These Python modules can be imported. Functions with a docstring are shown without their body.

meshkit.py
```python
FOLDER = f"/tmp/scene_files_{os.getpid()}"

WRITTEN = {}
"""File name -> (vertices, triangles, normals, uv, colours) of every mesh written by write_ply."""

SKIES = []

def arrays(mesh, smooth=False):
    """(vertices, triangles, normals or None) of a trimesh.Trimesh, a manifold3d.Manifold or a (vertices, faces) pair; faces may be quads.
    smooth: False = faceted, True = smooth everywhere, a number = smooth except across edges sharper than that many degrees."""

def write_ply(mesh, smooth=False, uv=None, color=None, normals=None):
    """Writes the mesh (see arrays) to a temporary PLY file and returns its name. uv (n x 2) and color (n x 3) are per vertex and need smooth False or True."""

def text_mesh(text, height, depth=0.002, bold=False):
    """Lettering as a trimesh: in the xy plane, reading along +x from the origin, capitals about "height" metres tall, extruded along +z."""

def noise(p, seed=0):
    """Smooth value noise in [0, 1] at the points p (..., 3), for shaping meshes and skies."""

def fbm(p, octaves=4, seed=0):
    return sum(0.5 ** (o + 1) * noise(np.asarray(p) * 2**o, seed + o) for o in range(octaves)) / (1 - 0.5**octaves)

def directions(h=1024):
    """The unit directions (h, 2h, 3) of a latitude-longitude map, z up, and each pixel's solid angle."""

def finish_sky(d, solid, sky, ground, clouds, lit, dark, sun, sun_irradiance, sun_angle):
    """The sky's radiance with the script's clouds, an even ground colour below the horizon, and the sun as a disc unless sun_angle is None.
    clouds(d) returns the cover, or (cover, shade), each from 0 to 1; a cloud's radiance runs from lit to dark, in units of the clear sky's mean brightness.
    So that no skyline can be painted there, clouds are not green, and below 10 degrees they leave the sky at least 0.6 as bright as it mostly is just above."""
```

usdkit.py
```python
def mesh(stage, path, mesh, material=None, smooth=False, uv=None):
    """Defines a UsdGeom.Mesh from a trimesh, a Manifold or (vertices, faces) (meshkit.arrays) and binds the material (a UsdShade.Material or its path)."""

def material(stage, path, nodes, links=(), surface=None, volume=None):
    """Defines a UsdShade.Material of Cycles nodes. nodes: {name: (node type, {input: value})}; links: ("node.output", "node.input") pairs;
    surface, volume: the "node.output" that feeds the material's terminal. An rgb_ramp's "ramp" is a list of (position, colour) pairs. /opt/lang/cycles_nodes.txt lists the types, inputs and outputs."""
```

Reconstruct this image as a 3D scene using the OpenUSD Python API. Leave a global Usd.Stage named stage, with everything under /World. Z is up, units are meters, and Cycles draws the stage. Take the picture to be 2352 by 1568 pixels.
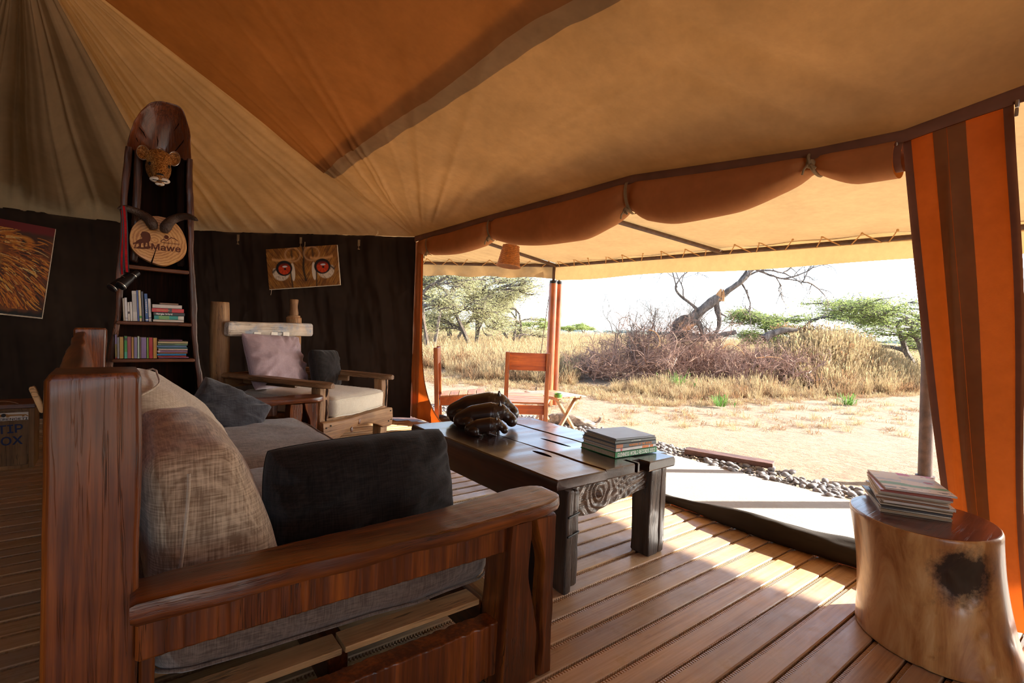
import math, random
import numpy as np, trimesh, manifold3d as m3
from shapely.geometry import Polygon
import usdkit, meshkit
from pxr import Usd, UsdGeom, UsdLux, UsdShade, Gf, Sdf, Vt

stage = Usd.Stage.CreateInMemory()
UsdGeom.SetStageUpAxis(stage, UsdGeom.Tokens.z)
UsdGeom.SetStageMetersPerUnit(stage, 1.0)
UsdGeom.Xform.Define(stage, '/World'); UsdGeom.Scope.Define(stage, '/World/Looks')
rng = np.random.default_rng(7)

# ------------------------------------------------------------------ camera
FPX, H = 1160.0, 1.15                        # focal length in pixels of the 2352 wide picture, eye height
YAW, PITCH, ROLL = math.radians(37.7), -math.atan(32 / 1160), math.radians(2.2)
CF = np.array([math.sin(YAW) * math.cos(PITCH), math.cos(YAW) * math.cos(PITCH), math.sin(PITCH)])
_r = np.array([math.cos(YAW), -math.sin(YAW), 0]); _u = np.cross(_r, CF)
CR = _r * math.cos(ROLL) + _u * math.sin(ROLL); CU = _u * math.cos(ROLL) - _r * math.sin(ROLL)
cam = UsdGeom.Camera.Define(stage, '/World/camera')
cam.CreateHorizontalApertureAttr(36.0); cam.CreateVerticalApertureAttr(24.0)
cam.CreateFocalLengthAttr(36.0 * FPX / 2352)
cam.CreateClippingRangeAttr(Gf.Vec2f(0.05, 5000))
cam.AddTransformOp().Set(Gf.Matrix4d(*CR, 0, *CU, 0, *(-CF), 0, 0, 0, H, 1))
cam.CreateExposureAttr(1.4)
# ------------------------------------------------------------------ sky and sun
SUN_EL, SUN_AZ = math.radians(24.0), np.array([0.848, -0.529])
SUN = np.array([*(SUN_AZ * math.cos(SUN_EL)), math.sin(SUN_EL)])
skym = usdkit.material(stage, '/World/Looks/sky_look', {
    "s": ("sky_texture", {"sky_type": "multiple_scattering", "sun_disc": False, "sun_elevation": SUN_EL, "sun_rotation": math.atan2(SUN[0], SUN[1]), "aerosol_density": 2.0}),
    "h": ("hsv", {"saturation": 0.8, "value": 1.0}),
    "b": ("background_shader", {"strength": 0.12})}, [("s.color", "h.color"), ("h.color", "b.color")], surface="b.background")
dome = UsdLux.DomeLight.Define(stage, '/World/sky'); dome.CreateIntensityAttr(1.0)
UsdShade.MaterialBindingAPI.Apply(dome.GetPrim()).Bind(skym)
sun = UsdLux.DistantLight.Define(stage, '/World/sun'); sun.CreateIntensityAttr(2.6); sun.CreateAngleAttr(0.6); sun.CreateNormalizeAttr(True)
sun.CreateColorAttr(Gf.Vec3f(1.0, 0.93, 0.83))
_z = SUN / np.linalg.norm(SUN); _x = np.cross([0, 0, 1], _z); _x /= np.linalg.norm(_x); _y = np.cross(_z, _x)
sun.AddTransformOp().Set(Gf.Matrix4d(*_x, 0, *_y, 0, *_z, 0, 0, 0, 0, 1))

# ------------------------------------------------------------------ naming helpers
_used, ORI = {}, {}
def _path(parent, name):
    k = (parent, name); n = _used.get(k, 0); _used[k] = n + 1
    return f"{parent}/{name}" if n == 0 else f"{parent}/{name}_{n:03d}"
def tag(prim, label=None, cat=None, group=None, kind=None):
    p = prim.GetPrim() if hasattr(prim, 'GetPrim') else prim
    for k, v in (('label', label), ('category', cat), ('group', group), ('kind', kind)):
        if v: p.SetCustomDataByKey(k, v)
    return p
def thing(name, label, cat, loc=(0, 0, 0), rz=0.0, group=None, kind=None):
    p = _path('/World', name); x = UsdGeom.Xform.Define(stage, p)
    x.AddTranslateOp().Set(Gf.Vec3d(*map(float, loc)))
    if rz: x.AddRotateZOp().Set(math.degrees(rz))
    c, s = math.cos(rz), math.sin(rz)
    ORI[p] = (np.array(loc, float), np.array([[c, -s, 0], [s, c, 0], [0, 0, 1]]))
    tag(x, label, cat, group, kind); return p
def arr(mesh):
    if isinstance(mesh, trimesh.Trimesh): return np.array(mesh.vertices), np.array(mesh.faces)
    v, f, _ = meshkit.arrays(mesh); return v, f
def obj(name, mesh, mat, parent='/World', label=None, cat=None, group=None, kind=None, smooth=35, local=False, col=None):
    v, f = arr(mesh)
    o = ORI.get(parent)
    if o is not None and not local: v = (v - o[0]) @ o[1]
    p = _path(parent, name)
    m = usdkit.mesh(stage, p, (v, f), mat, smooth=(True if col is not None else smooth))
    if col is not None:
        UsdGeom.PrimvarsAPI(m).CreatePrimvar("col", Sdf.ValueTypeNames.Color3fArray, "vertex").Set(Vt.Vec3fArray.FromNumpy(np.asarray(col, np.float32)))
    if o is not None: ORI[p] = o
    if p.count('/') == 2 and name[:4] not in ('wall', 'floo', 'ceil', 'trim'): pass
    tag(m, label, cat, group, kind)
    if label is None and kind is None and parent == '/World': tag(m, kind='structure')
    return p
def struct(name, mesh, mat, **k): return obj(name, mesh, mat, kind='structure', **k)
def copy(src, name, loc, rz, label, group=None):
    p = _path('/World', name); x = UsdGeom.Xform.Define(stage, p)
    pr = x.GetPrim(); pr.GetReferences().AddInternalReference(src)
    x.ClearXformOpOrder(); x.AddTranslateOp().Set(Gf.Vec3d(*map(float, loc))); x.AddRotateZOp().Set(math.degrees(rz))
    tag(pr, label, None, group); pr.SetInstanceable(True); return p

# ------------------------------------------------------------------ mesh helpers
def N(a): a = np.asarray(a, float); return a / np.linalg.norm(a)
def join(*ms):
    vs, fs, n = [], [], 0
    for m in ms:
        v, f = arr(m); vs.append(v); fs.append(f + n); n += len(v)
    return np.vstack(vs), np.vstack(fs)
def xf(mesh, M):
    v, f = arr(mesh); return v @ np.asarray(M)[:3, :3].T + np.asarray(M)[:3, 3], f
def frame(o, x, y, z=None):
    M = np.eye(4); M[:3, 0] = x; M[:3, 1] = y; M[:3, 2] = np.cross(x, y) if z is None else z; M[:3, 3] = o; return M
def rot(axis, deg, p=(0, 0, 0)): return trimesh.transformations.rotation_matrix(math.radians(deg), axis, p)
def move(mesh, d): v, f = arr(mesh); return v + np.asarray(d), f
def wobble(mesh, amp, scale, seed=0):
    v, f = arr(mesh)
    d = np.stack([meshkit.fbm(v * scale + 17.3 * k, 3, seed + k) - .5 for k in range(3)], -1)
    return v + d * amp * 2, f
def loft(rings, closed=True, caps=True):
    R = np.asarray(rings, float); n, k = R.shape[:2]; V = R.reshape(-1, 3)
    i, j = np.meshgrid(np.arange(n - 1), np.arange(k if closed else k - 1), indexing='ij'); j2 = (j + 1) % k
    a, b, c, d = i * k + j, i * k + j2, (i + 1) * k + j2, (i + 1) * k + j
    F = np.concatenate([np.stack([a, b, c], -1).reshape(-1, 3), np.stack([a, c, d], -1).reshape(-1, 3)])
    if closed and caps:
        V = np.vstack([V, R[0].mean(0), R[-1].mean(0)]); q = np.arange(k); q2 = (q + 1) % k; z = len(V)
        F = np.vstack([F, np.stack([np.full(k, z - 2), q2, q], -1), np.stack([np.full(k, z - 1), (n - 1) * k + q, (n - 1) * k + q2], -1)])
    return V, F
def grid(P):                                        # P (n, m, 3) -> open sheet
    return loft(P, closed=False)
def tube(path, r, k=8, squash=1.0):
    P = np.asarray(path, float); n = len(P); r = np.broadcast_to(np.asarray(r, float), (n,))
    T = np.gradient(P, axis=0); T /= np.maximum(np.linalg.norm(T, axis=1, keepdims=True), 1e-9)
    up = np.array([0, 0, 1.0]) if abs(T[0, 2]) < .9 else np.array([1.0, 0, 0])
    a = N(np.cross(up, T[0])); th = np.linspace(0, 2 * np.pi, k, endpoint=False); rings = []
    for i in range(n):
        a = N(a - T[i] * np.dot(a, T[i])); b = np.cross(T[i], a)
        rings.append(P[i] + r[i] * (np.cos(th)[:, None] * a + np.sin(th)[:, None] * b * squash))
    return loft(rings)
def spline(pts, n):
    from scipy.interpolate import CubicSpline
    p = np.asarray(pts, float); d = np.r_[0, np.cumsum(np.linalg.norm(np.diff(p, axis=0), axis=1))]
    return CubicSpline(d, p)(np.linspace(0, d[-1], n))
def rrect(w, h, b, k=3):
    pts = []
    for sx, sy, a0 in ((1, 1, 0), (-1, 1, 90), (-1, -1, 180), (1, -1, 270)):
        for t in np.linspace(a0, a0 + 90, k):
            pts.append((sx * (w / 2 - b) + b * math.cos(math.radians(t)), sy * (h / 2 - b) + b * math.sin(math.radians(t))))
    return np.array(pts)
def beam(p0, p1, w, h, up=(0, 0, 1), b=.006, n=10, wob=.003, wsc=6, seed=0, taper=None, bow=None, k=3):
    """A hewn piece of lumber from p0 to p1, w across and h along 'up'."""
    p0, p1 = np.asarray(p0, float), np.asarray(p1, float); T = N(p1 - p0)
    u = np.asarray(up, float); u = N(u - T * np.dot(u, T)); s = np.cross(u, T)
    sec = rrect(w, h, b, k); L = np.linalg.norm(p1 - p0); e = min(b, L * .1)
    ts = np.r_[0, np.linspace(e / L, 1 - e / L, n), 1]; rings = []
    for t in ts:
        q = sec.copy()
        if t in (0, 1): q = q * np.array([(w - 1.2 * b) / w, (h - 1.2 * b) / h])
        if taper: q = q * np.array([np.interp(t, *taper[0]) if taper[0] else 1, np.interp(t, *taper[1]) if taper[1] else 1])
        c = p0 + (p1 - p0) * t + (u * np.interp(t, *bow) if bow else 0)
        rings.append(c + q[:, :1] * s + q[:, 1:] * u)
    m = loft(rings)
    return wobble(m, wob, wsc, seed) if wob else m
def box(x0, x1, y0, y1, z0, z1, b=0.0):
    if b <= 0:
        m = trimesh.creation.box((x1 - x0, y1 - y0, z1 - z0)); return m.vertices + [(x0 + x1) / 2, (y0 + y1) / 2, (z0 + z1) / 2], np.array(m.faces)
    return beam(((x0 + x1) / 2, (y0 + y1) / 2, z0), ((x0 + x1) / 2, (y0 + y1) / 2, z1), x1 - x0, y1 - y0, up=(0, 1, 0), b=b, n=2, wob=0, k=2) if True else None
def rounded(sx, sy, sz, r, sub=4, bulge=(0, 0, 0), noise=0, nsc=5, seed=0):
    m = trimesh.creation.box((2, 2, 2))
    for _ in range(sub): m = m.subdivide()
    p = np.array(m.vertices); h = np.array([sx, sy, sz]) / 2
    q0 = np.sign(p) * (1 - (1 - np.abs(p)) ** 1.0)
    P = q0 * h; c = np.clip(P, -(h - r), h - r); d = P - c; L = np.linalg.norm(d, axis=1, keepdims=True)
    inf = np.max(np.abs(d), axis=1, keepdims=True)
    out = c + np.where(L > 1e-9, d / np.maximum(L, 1e-9) * np.minimum(inf, r) , 0)
    u = out / h
    for ax in range(3):
        o = [i for i in range(3) if i != ax]
        out[:, ax] += bulge[ax] * np.sign(u[:, ax]) * np.clip(np.abs(u[:, ax]), 0, 1) ** 3 * np.clip(1 - u[:, o[0]] ** 2, 0, 1) * np.clip(1 - u[:, o[1]] ** 2, 0, 1)
    if noise:
        out = out + np.stack([meshkit.fbm(out * nsc + 9.1 * k, 3, seed + k) - .5 for k in range(3)], -1) * noise * 2
    return out, np.array(m.faces)
def pillow(w, h, t, seed=0, n=40, wr=.012, pinch=.09, ear=.35, corner=.07):
    g = np.sin(np.linspace(-np.pi / 2, np.pi / 2, n)); U, V = np.meshgrid(g, g, indexing='ij')
    x = w / 2 * U * (1 - pinch * (1 - V ** 2) * np.abs(U)); y = h / 2 * V * (1 - pinch * (1 - U ** 2) * np.abs(V))
    cq = 1 - corner * U ** 2 * V ** 2; x, y = x * cq, y * cq
    th = t / 2 * (np.clip(1 - U ** 4, 0, 1) * np.clip(1 - V ** 4, 0, 1)) ** ear * (.75 + .25 * (1 - U ** 2) * (1 - V ** 2))
    P = np.stack([x, y, 0 * x], -1)
    a = np.arctan2(V, U); r = np.maximum(np.abs(U), np.abs(V))
    wn = (meshkit.fbm(np.stack([np.cos(a) * 5 + 3, np.sin(a) * 5, r * 1.2], -1), 3, seed) - .5) * wr * 2.4 * np.clip(r, .15, 1) * np.clip((1 - r) * 9, 0, 1)
    wn2 = (meshkit.fbm(P * 9 + seed, 3, seed + 5) - .5) * wr * np.clip((1 - r) * 6, 0, 1)
    sag = (meshkit.fbm(P * 5 + seed * 3.1, 2, seed + 9) - .5) * .02
    T, B = P.copy(), P.copy(); T[..., 2] = th + wn + wn2 + sag; B[..., 2] = -th + wn2 * .5 + sag
    a1, b1 = grid(T), grid(B); b1 = (b1[0], b1[1][:, ::-1])
    m = trimesh.Trimesh(*join(a1, b1), process=False); m.merge_vertices(); return m.vertices, m.faces
def prism(poly, depth):                             # polygon in xy extruded along +z
    m = trimesh.creation.extrude_polygon(poly if isinstance(poly, Polygon) else Polygon(poly), depth, engine='earcut'); return np.array(m.vertices), np.array(m.faces)
def disc(r, t, k=32):
    m = trimesh.creation.cylinder(r, t, sections=k); return np.array(m.vertices), np.array(m.faces)
def lathe(prof, k=24):
    th = np.linspace(0, 2 * np.pi, k, endpoint=False)
    return loft([np.stack([r * np.cos(th), r * np.sin(th), np.full(k, z)], -1) for r, z in prof])
_ico = trimesh.creation.icosphere(2)
def ball(c, r, s=(1, 1, 1)): return np.array(_ico.vertices) * np.asarray(s) * r + np.asarray(c), np.array(_ico.faces)
def blob(bones, length=.012, it=10):                # one skin over a skeleton of (p, r, q, s) bones
    M = m3.Manifold()
    for p, r, q, s in bones:
        v = np.vstack([ball(p, r)[0], ball(q, s)[0]]); M = M + m3.Manifold.hull_points(v)
    M = M.refine_to_length(length); mm = M.to_mesh()
    t = trimesh.Trimesh(mm.vert_properties[:, :3], mm.tri_verts, process=True)
    trimesh.smoothing.filter_taubin(t, iterations=it); return np.array(t.vertices), np.array(t.faces)
def text(s, h, M, depth=.001, bold=False, width=None):
    m = meshkit.text_mesh(s, h, depth, bold); v = np.array(m.vertices)
    v[:, 0] -= (v[:, 0].min() + v[:, 0].max()) / 2; v[:, 1] -= h / 2
    if width: v[:, 0] *= width / (v[:, 0].max() - v[:, 0].min())
    return xf((v, np.array(m.faces)), M)
def at(px, py, d):                                  # a point d metres in front of the lens plane
    return np.array([0, 0, H]) + d * (CF + CR * (px - 1176) / FPX - CU * (py - 784) / FPX)

# ------------------------------------------------------------------ materials
def lin(r, g, b): return tuple(((c / 255) / 12.92 if c / 255 <= .04045 else ((c / 255 + .055) / 1.055) ** 2.4) for c in (r, g, b))
def M_(name, nodes, links, surface="p.BSDF"): return usdkit.material(stage, '/World/Looks/' + name, nodes, links, surface=surface)
def plain(name, c, rough=.6, metal=0.0, spec=.5, coat=0.0, bump=0.0, bsc=60, var=.12):
    n = {"t": ("texture_coordinate", {}), "n": ("noise_texture", {"scale": bsc / 6, "detail": 4.0}), "r": ("rgb_ramp", {"ramp": [(.3, tuple(x * (1 - var) for x in c)), (.7, tuple(min(1, x * (1 + var)) for x in c))]}),
         "p": ("principled_bsdf", {"roughness": rough, "metallic": metal, "specular_ior_level": spec, "coat_weight": coat})}
    l = [("t.object", "n.vector"), ("n.fac", "r.fac"), ("r.color", "p.base_color")]
    if bump:
        n["n2"] = ("noise_texture", {"scale": float(bsc), "detail": 3.0}); n["b"] = ("bump", {"strength": bump, "distance": .01})
        l += [("t.object", "n2.vector"), ("n2.fac", "b.height"), ("b.normal", "p.normal")]
    return M_(name, n, l)
def wood(name, dark, mid, light, axis='x', sc=1.0, rough=.45, coat=0.0, bump=.35, vary=.25, dist=.9, worn=None, spec=.5):
    st, ac, fa = 1.1 * sc, 13 * sc, 95 * sc
    v1 = [ac] * 3; v2 = [fa] * 3; i = 'xyz'.index(axis); v1[i] = st; v2[i] = 3.0 * sc
    n = {"t": ("texture_coordinate", {}), "o": ("object_info", {}),
         "off": ("vector_math", {"math_type": "scale", "vector1": (37.1, 53.7, 91.3)}), "add": ("vector_math", {"math_type": "add"}),
         "m1": ("mapping", {"scale": tuple(v1)}), "m2": ("mapping", {"scale": tuple(v2)}),
         "n1": ("noise_texture", {"scale": 1.0, "detail": 5.0, "distortion": dist, "roughness": .55}),
         "n2": ("noise_texture", {"scale": 1.0, "detail": 3.0, "roughness": .6}),
         "n3": ("noise_texture", {"scale": 3.2 * sc, "detail": 4.0, "roughness": .6}),
         "mx": ("mix_float", {"fac": .36}), "r": ("rgb_ramp", {"ramp": [(.22, dark), (.47, mid), (.72, light)]}),
         "bl": ("map_range", {"from_min": .3, "from_max": .7, "to_min": .62, "to_max": 1.15}),
         "rv": ("map_range", {"from_min": 0.0, "from_max": 1.0, "to_min": 1 - vary, "to_max": 1 + vary * .6}),
         "mu": ("math", {"math_type": "multiply"}), "hs": ("hsv", {}),
         "m5": ("mapping", {"scale": tuple((.9 * sc if q == i else 26 * sc) for q in range(3))}), "n5": ("noise_texture", {"scale": 1.0, "detail": 4.0, "roughness": .7, "distortion": .6}), "s5": ("math", {"math_type": "subtract", "value2": .5}), "a5": ("math", {"math_type": "absolute"}), "cr": ("map_range", {"from_min": .0, "from_max": .018, "to_min": .25, "to_max": 1.0, "clamp": True}), "n6": ("noise_texture", {"scale": 3.0 * sc, "detail": 2.0}), "c6": ("map_range", {"from_min": .42, "from_max": .58, "to_min": 1.0, "to_max": 0.0, "clamp": True}), "c7": ("mix_float", {"b": 1.0}), "m7": ("math", {"math_type": "multiply"}), "bh": ("math", {"math_type": "multiply"}),
         "b": ("bump", {"strength": bump, "distance": .008}),
         "p": ("principled_bsdf", {"roughness": rough, "coat_weight": coat, "coat_roughness": .16, "specular_ior_level": spec})}
    l = [("t.object", "add.vector1"), ("o.random", "off.scale"), ("off.vector", "add.vector2"), ("add.vector", "m1.vector"), ("add.vector", "m2.vector"), ("m1.vector", "n1.vector"), ("m2.vector", "n2.vector"),
         ("add.vector", "n3.vector"), ("n1.fac", "mx.a"), ("n2.fac", "mx.b"), ("mx.result", "r.fac"), ("n3.fac", "bl.value"), ("o.random", "rv.value"), ("bl.result", "mu.value1"), ("rv.result", "mu.value2"),
         ("r.color", "hs.color"), ("add.vector", "m5.vector"), ("m5.vector", "n5.vector"), ("n5.fac", "s5.value1"), ("s5.value", "a5.value1"), ("a5.value", "cr.value"), ("add.vector", "n6.vector"), ("n6.fac", "c6.value"), ("c6.result", "c7.fac"), ("cr.result", "c7.a"), ("mu.value", "m7.value1"), ("c7.result", "m7.value2"), ("m7.value", "hs.value"), ("mx.result", "bh.value1"), ("c7.result", "bh.value2"), ("bh.value", "b.height"), ("b.normal", "p.normal")]
    if worn:
        n["n4"] = ("noise_texture", {"scale": 5.0 * sc, "detail": 8.0, "roughness": .7}); n["wr"] = ("map_range", {"from_min": .5, "from_max": .68, "to_min": 0.0, "to_max": worn[1], "clamp": True}); n["wm"] = ("mix", {"color2": worn[0]})
        l += [("add.vector", "n4.vector"), ("n4.fac", "wr.value"), ("wr.result", "wm.fac"), ("hs.color", "wm.color1"), ("wm.color", "p.base_color")]
    else: l += [("hs.color", "p.base_color")]
    return M_(name, n, l)
def fabric(name, a, b, rough=.9, weave=260, slub=.5, sheen=.25, bump=.25):
    n = {"t": ("texture_coordinate", {}), "m1": ("mapping", {"scale": (weave, weave * .06, weave * .06)}), "m2": ("mapping", {"scale": (weave * .06, weave * .06, weave)}), "m3": ("mapping", {"scale": (weave * .06, weave, weave * .06)}),
         "n1": ("noise_texture", {"scale": 1.0, "detail": 2.0}), "n2": ("noise_texture", {"scale": 1.0, "detail": 2.0}), "n3": ("noise_texture", {"scale": 1.0, "detail": 2.0}), "n4": ("noise_texture", {"scale": 6.0, "detail": 4.0}),
         "a1": ("math", {"math_type": "add"}), "a2": ("math", {"math_type": "add"}), "a3": ("math", {"math_type": "multiply_add", "value2": .5}),
         "mr": ("map_range", {"from_min": 1.78 - .3, "from_max": 1.78 + .3, "to_min": .5 - slub, "to_max": .5 + slub, "clamp": True}),
         "mx": ("mix", {"color1": a, "color2": b}), "b": ("bump", {"strength": bump, "distance": .002}),
         "p": ("principled_bsdf", {"roughness": rough, "sheen_weight": sheen, "sheen_roughness": .5, "specular_ior_level": .2})}
    l = [("t.object", f"m{k}.vector") for k in (1, 2, 3)] + [(f"m{k}.vector", f"n{k}.vector") for k in (1, 2, 3)] + [("t.object", "n4.vector"), ("n1.fac", "a1.value1"), ("n2.fac", "a1.value2"), ("a1.value", "a2.value1"), ("n3.fac", "a2.value2"),
         ("n4.fac", "a3.value1"), ("a2.value", "a3.value3"), ("a3.value", "mr.value"), ("mr.result", "mx.fac"), ("mx.color", "p.base_color"), ("a2.value", "b.height"), ("b.normal", "p.normal")]
    return M_(name, n, l)
def canvas(name, c, trans, fac, rough=.85, dirt=.25, weave=420):
    n = {"t": ("texture_coordinate", {}), "n1": ("noise_texture", {"scale": 1.6, "detail": 6.0, "roughness": .6}), "n2": ("noise_texture", {"scale": 14.0, "detail": 5.0, "roughness": .7}), "n3": ("noise_texture", {"scale": float(weave), "detail": 1.0}),
         "r1": ("map_range", {"from_min": .3, "from_max": .7, "to_min": 1 - dirt, "to_max": 1.05}), "r2": ("map_range", {"from_min": .3, "from_max": .7, "to_min": .92, "to_max": 1.06}), "mu": ("math", {"math_type": "multiply"}),
         "h1": ("hsv", {"color": c}), "h2": ("hsv", {"color": trans}), "ad": ("math", {"math_type": "multiply_add", "value2": .12}), "b": ("bump", {"strength": .3, "distance": .004}),
         "p": ("principled_bsdf", {"roughness": rough, "specular_ior_level": .15}), "tr": ("translucent_bsdf", {}), "mix": ("mix_closure", {"fac": fac})}
    l = [("t.object", "n1.vector"), ("t.object", "n2.vector"), ("t.object", "n3.vector"), ("n1.fac", "r1.value"), ("n2.fac", "r2.value"), ("r1.result", "mu.value1"), ("r2.result", "mu.value2"), ("mu.value", "h1.value"), ("mu.value", "h2.value"),
         ("n3.fac", "ad.value1"), ("n2.fac", "ad.value3"), ("ad.value", "b.height"), ("b.normal", "p.normal"), ("h1.color", "p.base_color"), ("h2.color", "tr.color"), ("p.BSDF", "mix.closure1"), ("tr.BSDF", "mix.closure2")]
    return M_(name, n, l, surface="mix.closure")
def leafy(name, c, c2, tr=.4):
    n = {"o": ("geometry", {}), "mx": ("mix", {"color1": c, "color2": c2}), "p": ("principled_bsdf", {"roughness": .7, "specular_ior_level": .2}), "t": ("translucent_bsdf", {}), "m": ("mix_closure", {"fac": tr})}
    return M_(name, n, [("o.random_per_island", "mx.fac"), ("mx.color", "p.base_color"), ("mx.color", "t.color"), ("p.BSDF", "m.closure1"), ("t.BSDF", "m.closure2")], surface="m.closure")

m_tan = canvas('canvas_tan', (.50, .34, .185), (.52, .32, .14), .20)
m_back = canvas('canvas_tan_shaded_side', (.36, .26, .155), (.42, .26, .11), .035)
m_orange = canvas('canvas_orange', (.42, .19, .065), (.5, .19, .04), .12)
m_awn = canvas('canvas_awning', (.50, .335, .17), (.50, .30, .12), .22, dirt=.12)
m_fly = canvas('canvas_fly', (.60, .42, .24), (.60, .38, .18), .42, dirt=.12)
m_roll = canvas('canvas_roll', (.56, .25, .095), (.75, .22, .03), .16)
m_flap = canvas('canvas_flap', (.46, .14, .035), (.95, .17, .015), .13, dirt=.12)
m_strip = canvas('canvas_strip', (.30, .16, .065), (.5, .2, .04), .25)
m_trim = canvas('canvas_trim', (.30, .15, .10), (.3, .1, .03), .1)
m_dark = canvas('canvas_dark_wall', (.030, .018, .0115), (.04, .02, .012), .05, dirt=.5)
m_mesh = canvas('mesh_flap', (.055, .045, .036), (.05, .04, .03), .05, dirt=.4)
m_strap = plain('webbing', lin(150, 125, 90), .9, bump=.4, bsc=300)
m_rope = plain('rope', lin(196, 150, 92), .85, bump=.5, bsc=400)
m_pipe = plain('rusty_pipe', lin(84, 62, 50), .55, metal=.25, bump=.2, bsc=80, var=.35)
m_black = plain('black_metal', (.02, .02, .022), .4, metal=.5)
m_metal = plain('zinc', (.55, .53, .5), .35, metal=1.0)
m_white = plain('off_white', lin(232, 222, 208), .7)
m_cream = plain('raw_canvas_edge', lin(222, 205, 180), .85)
m_paper = plain('page_edges', lin(205, 186, 158), .85, bump=.5, bsc=500)

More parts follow.
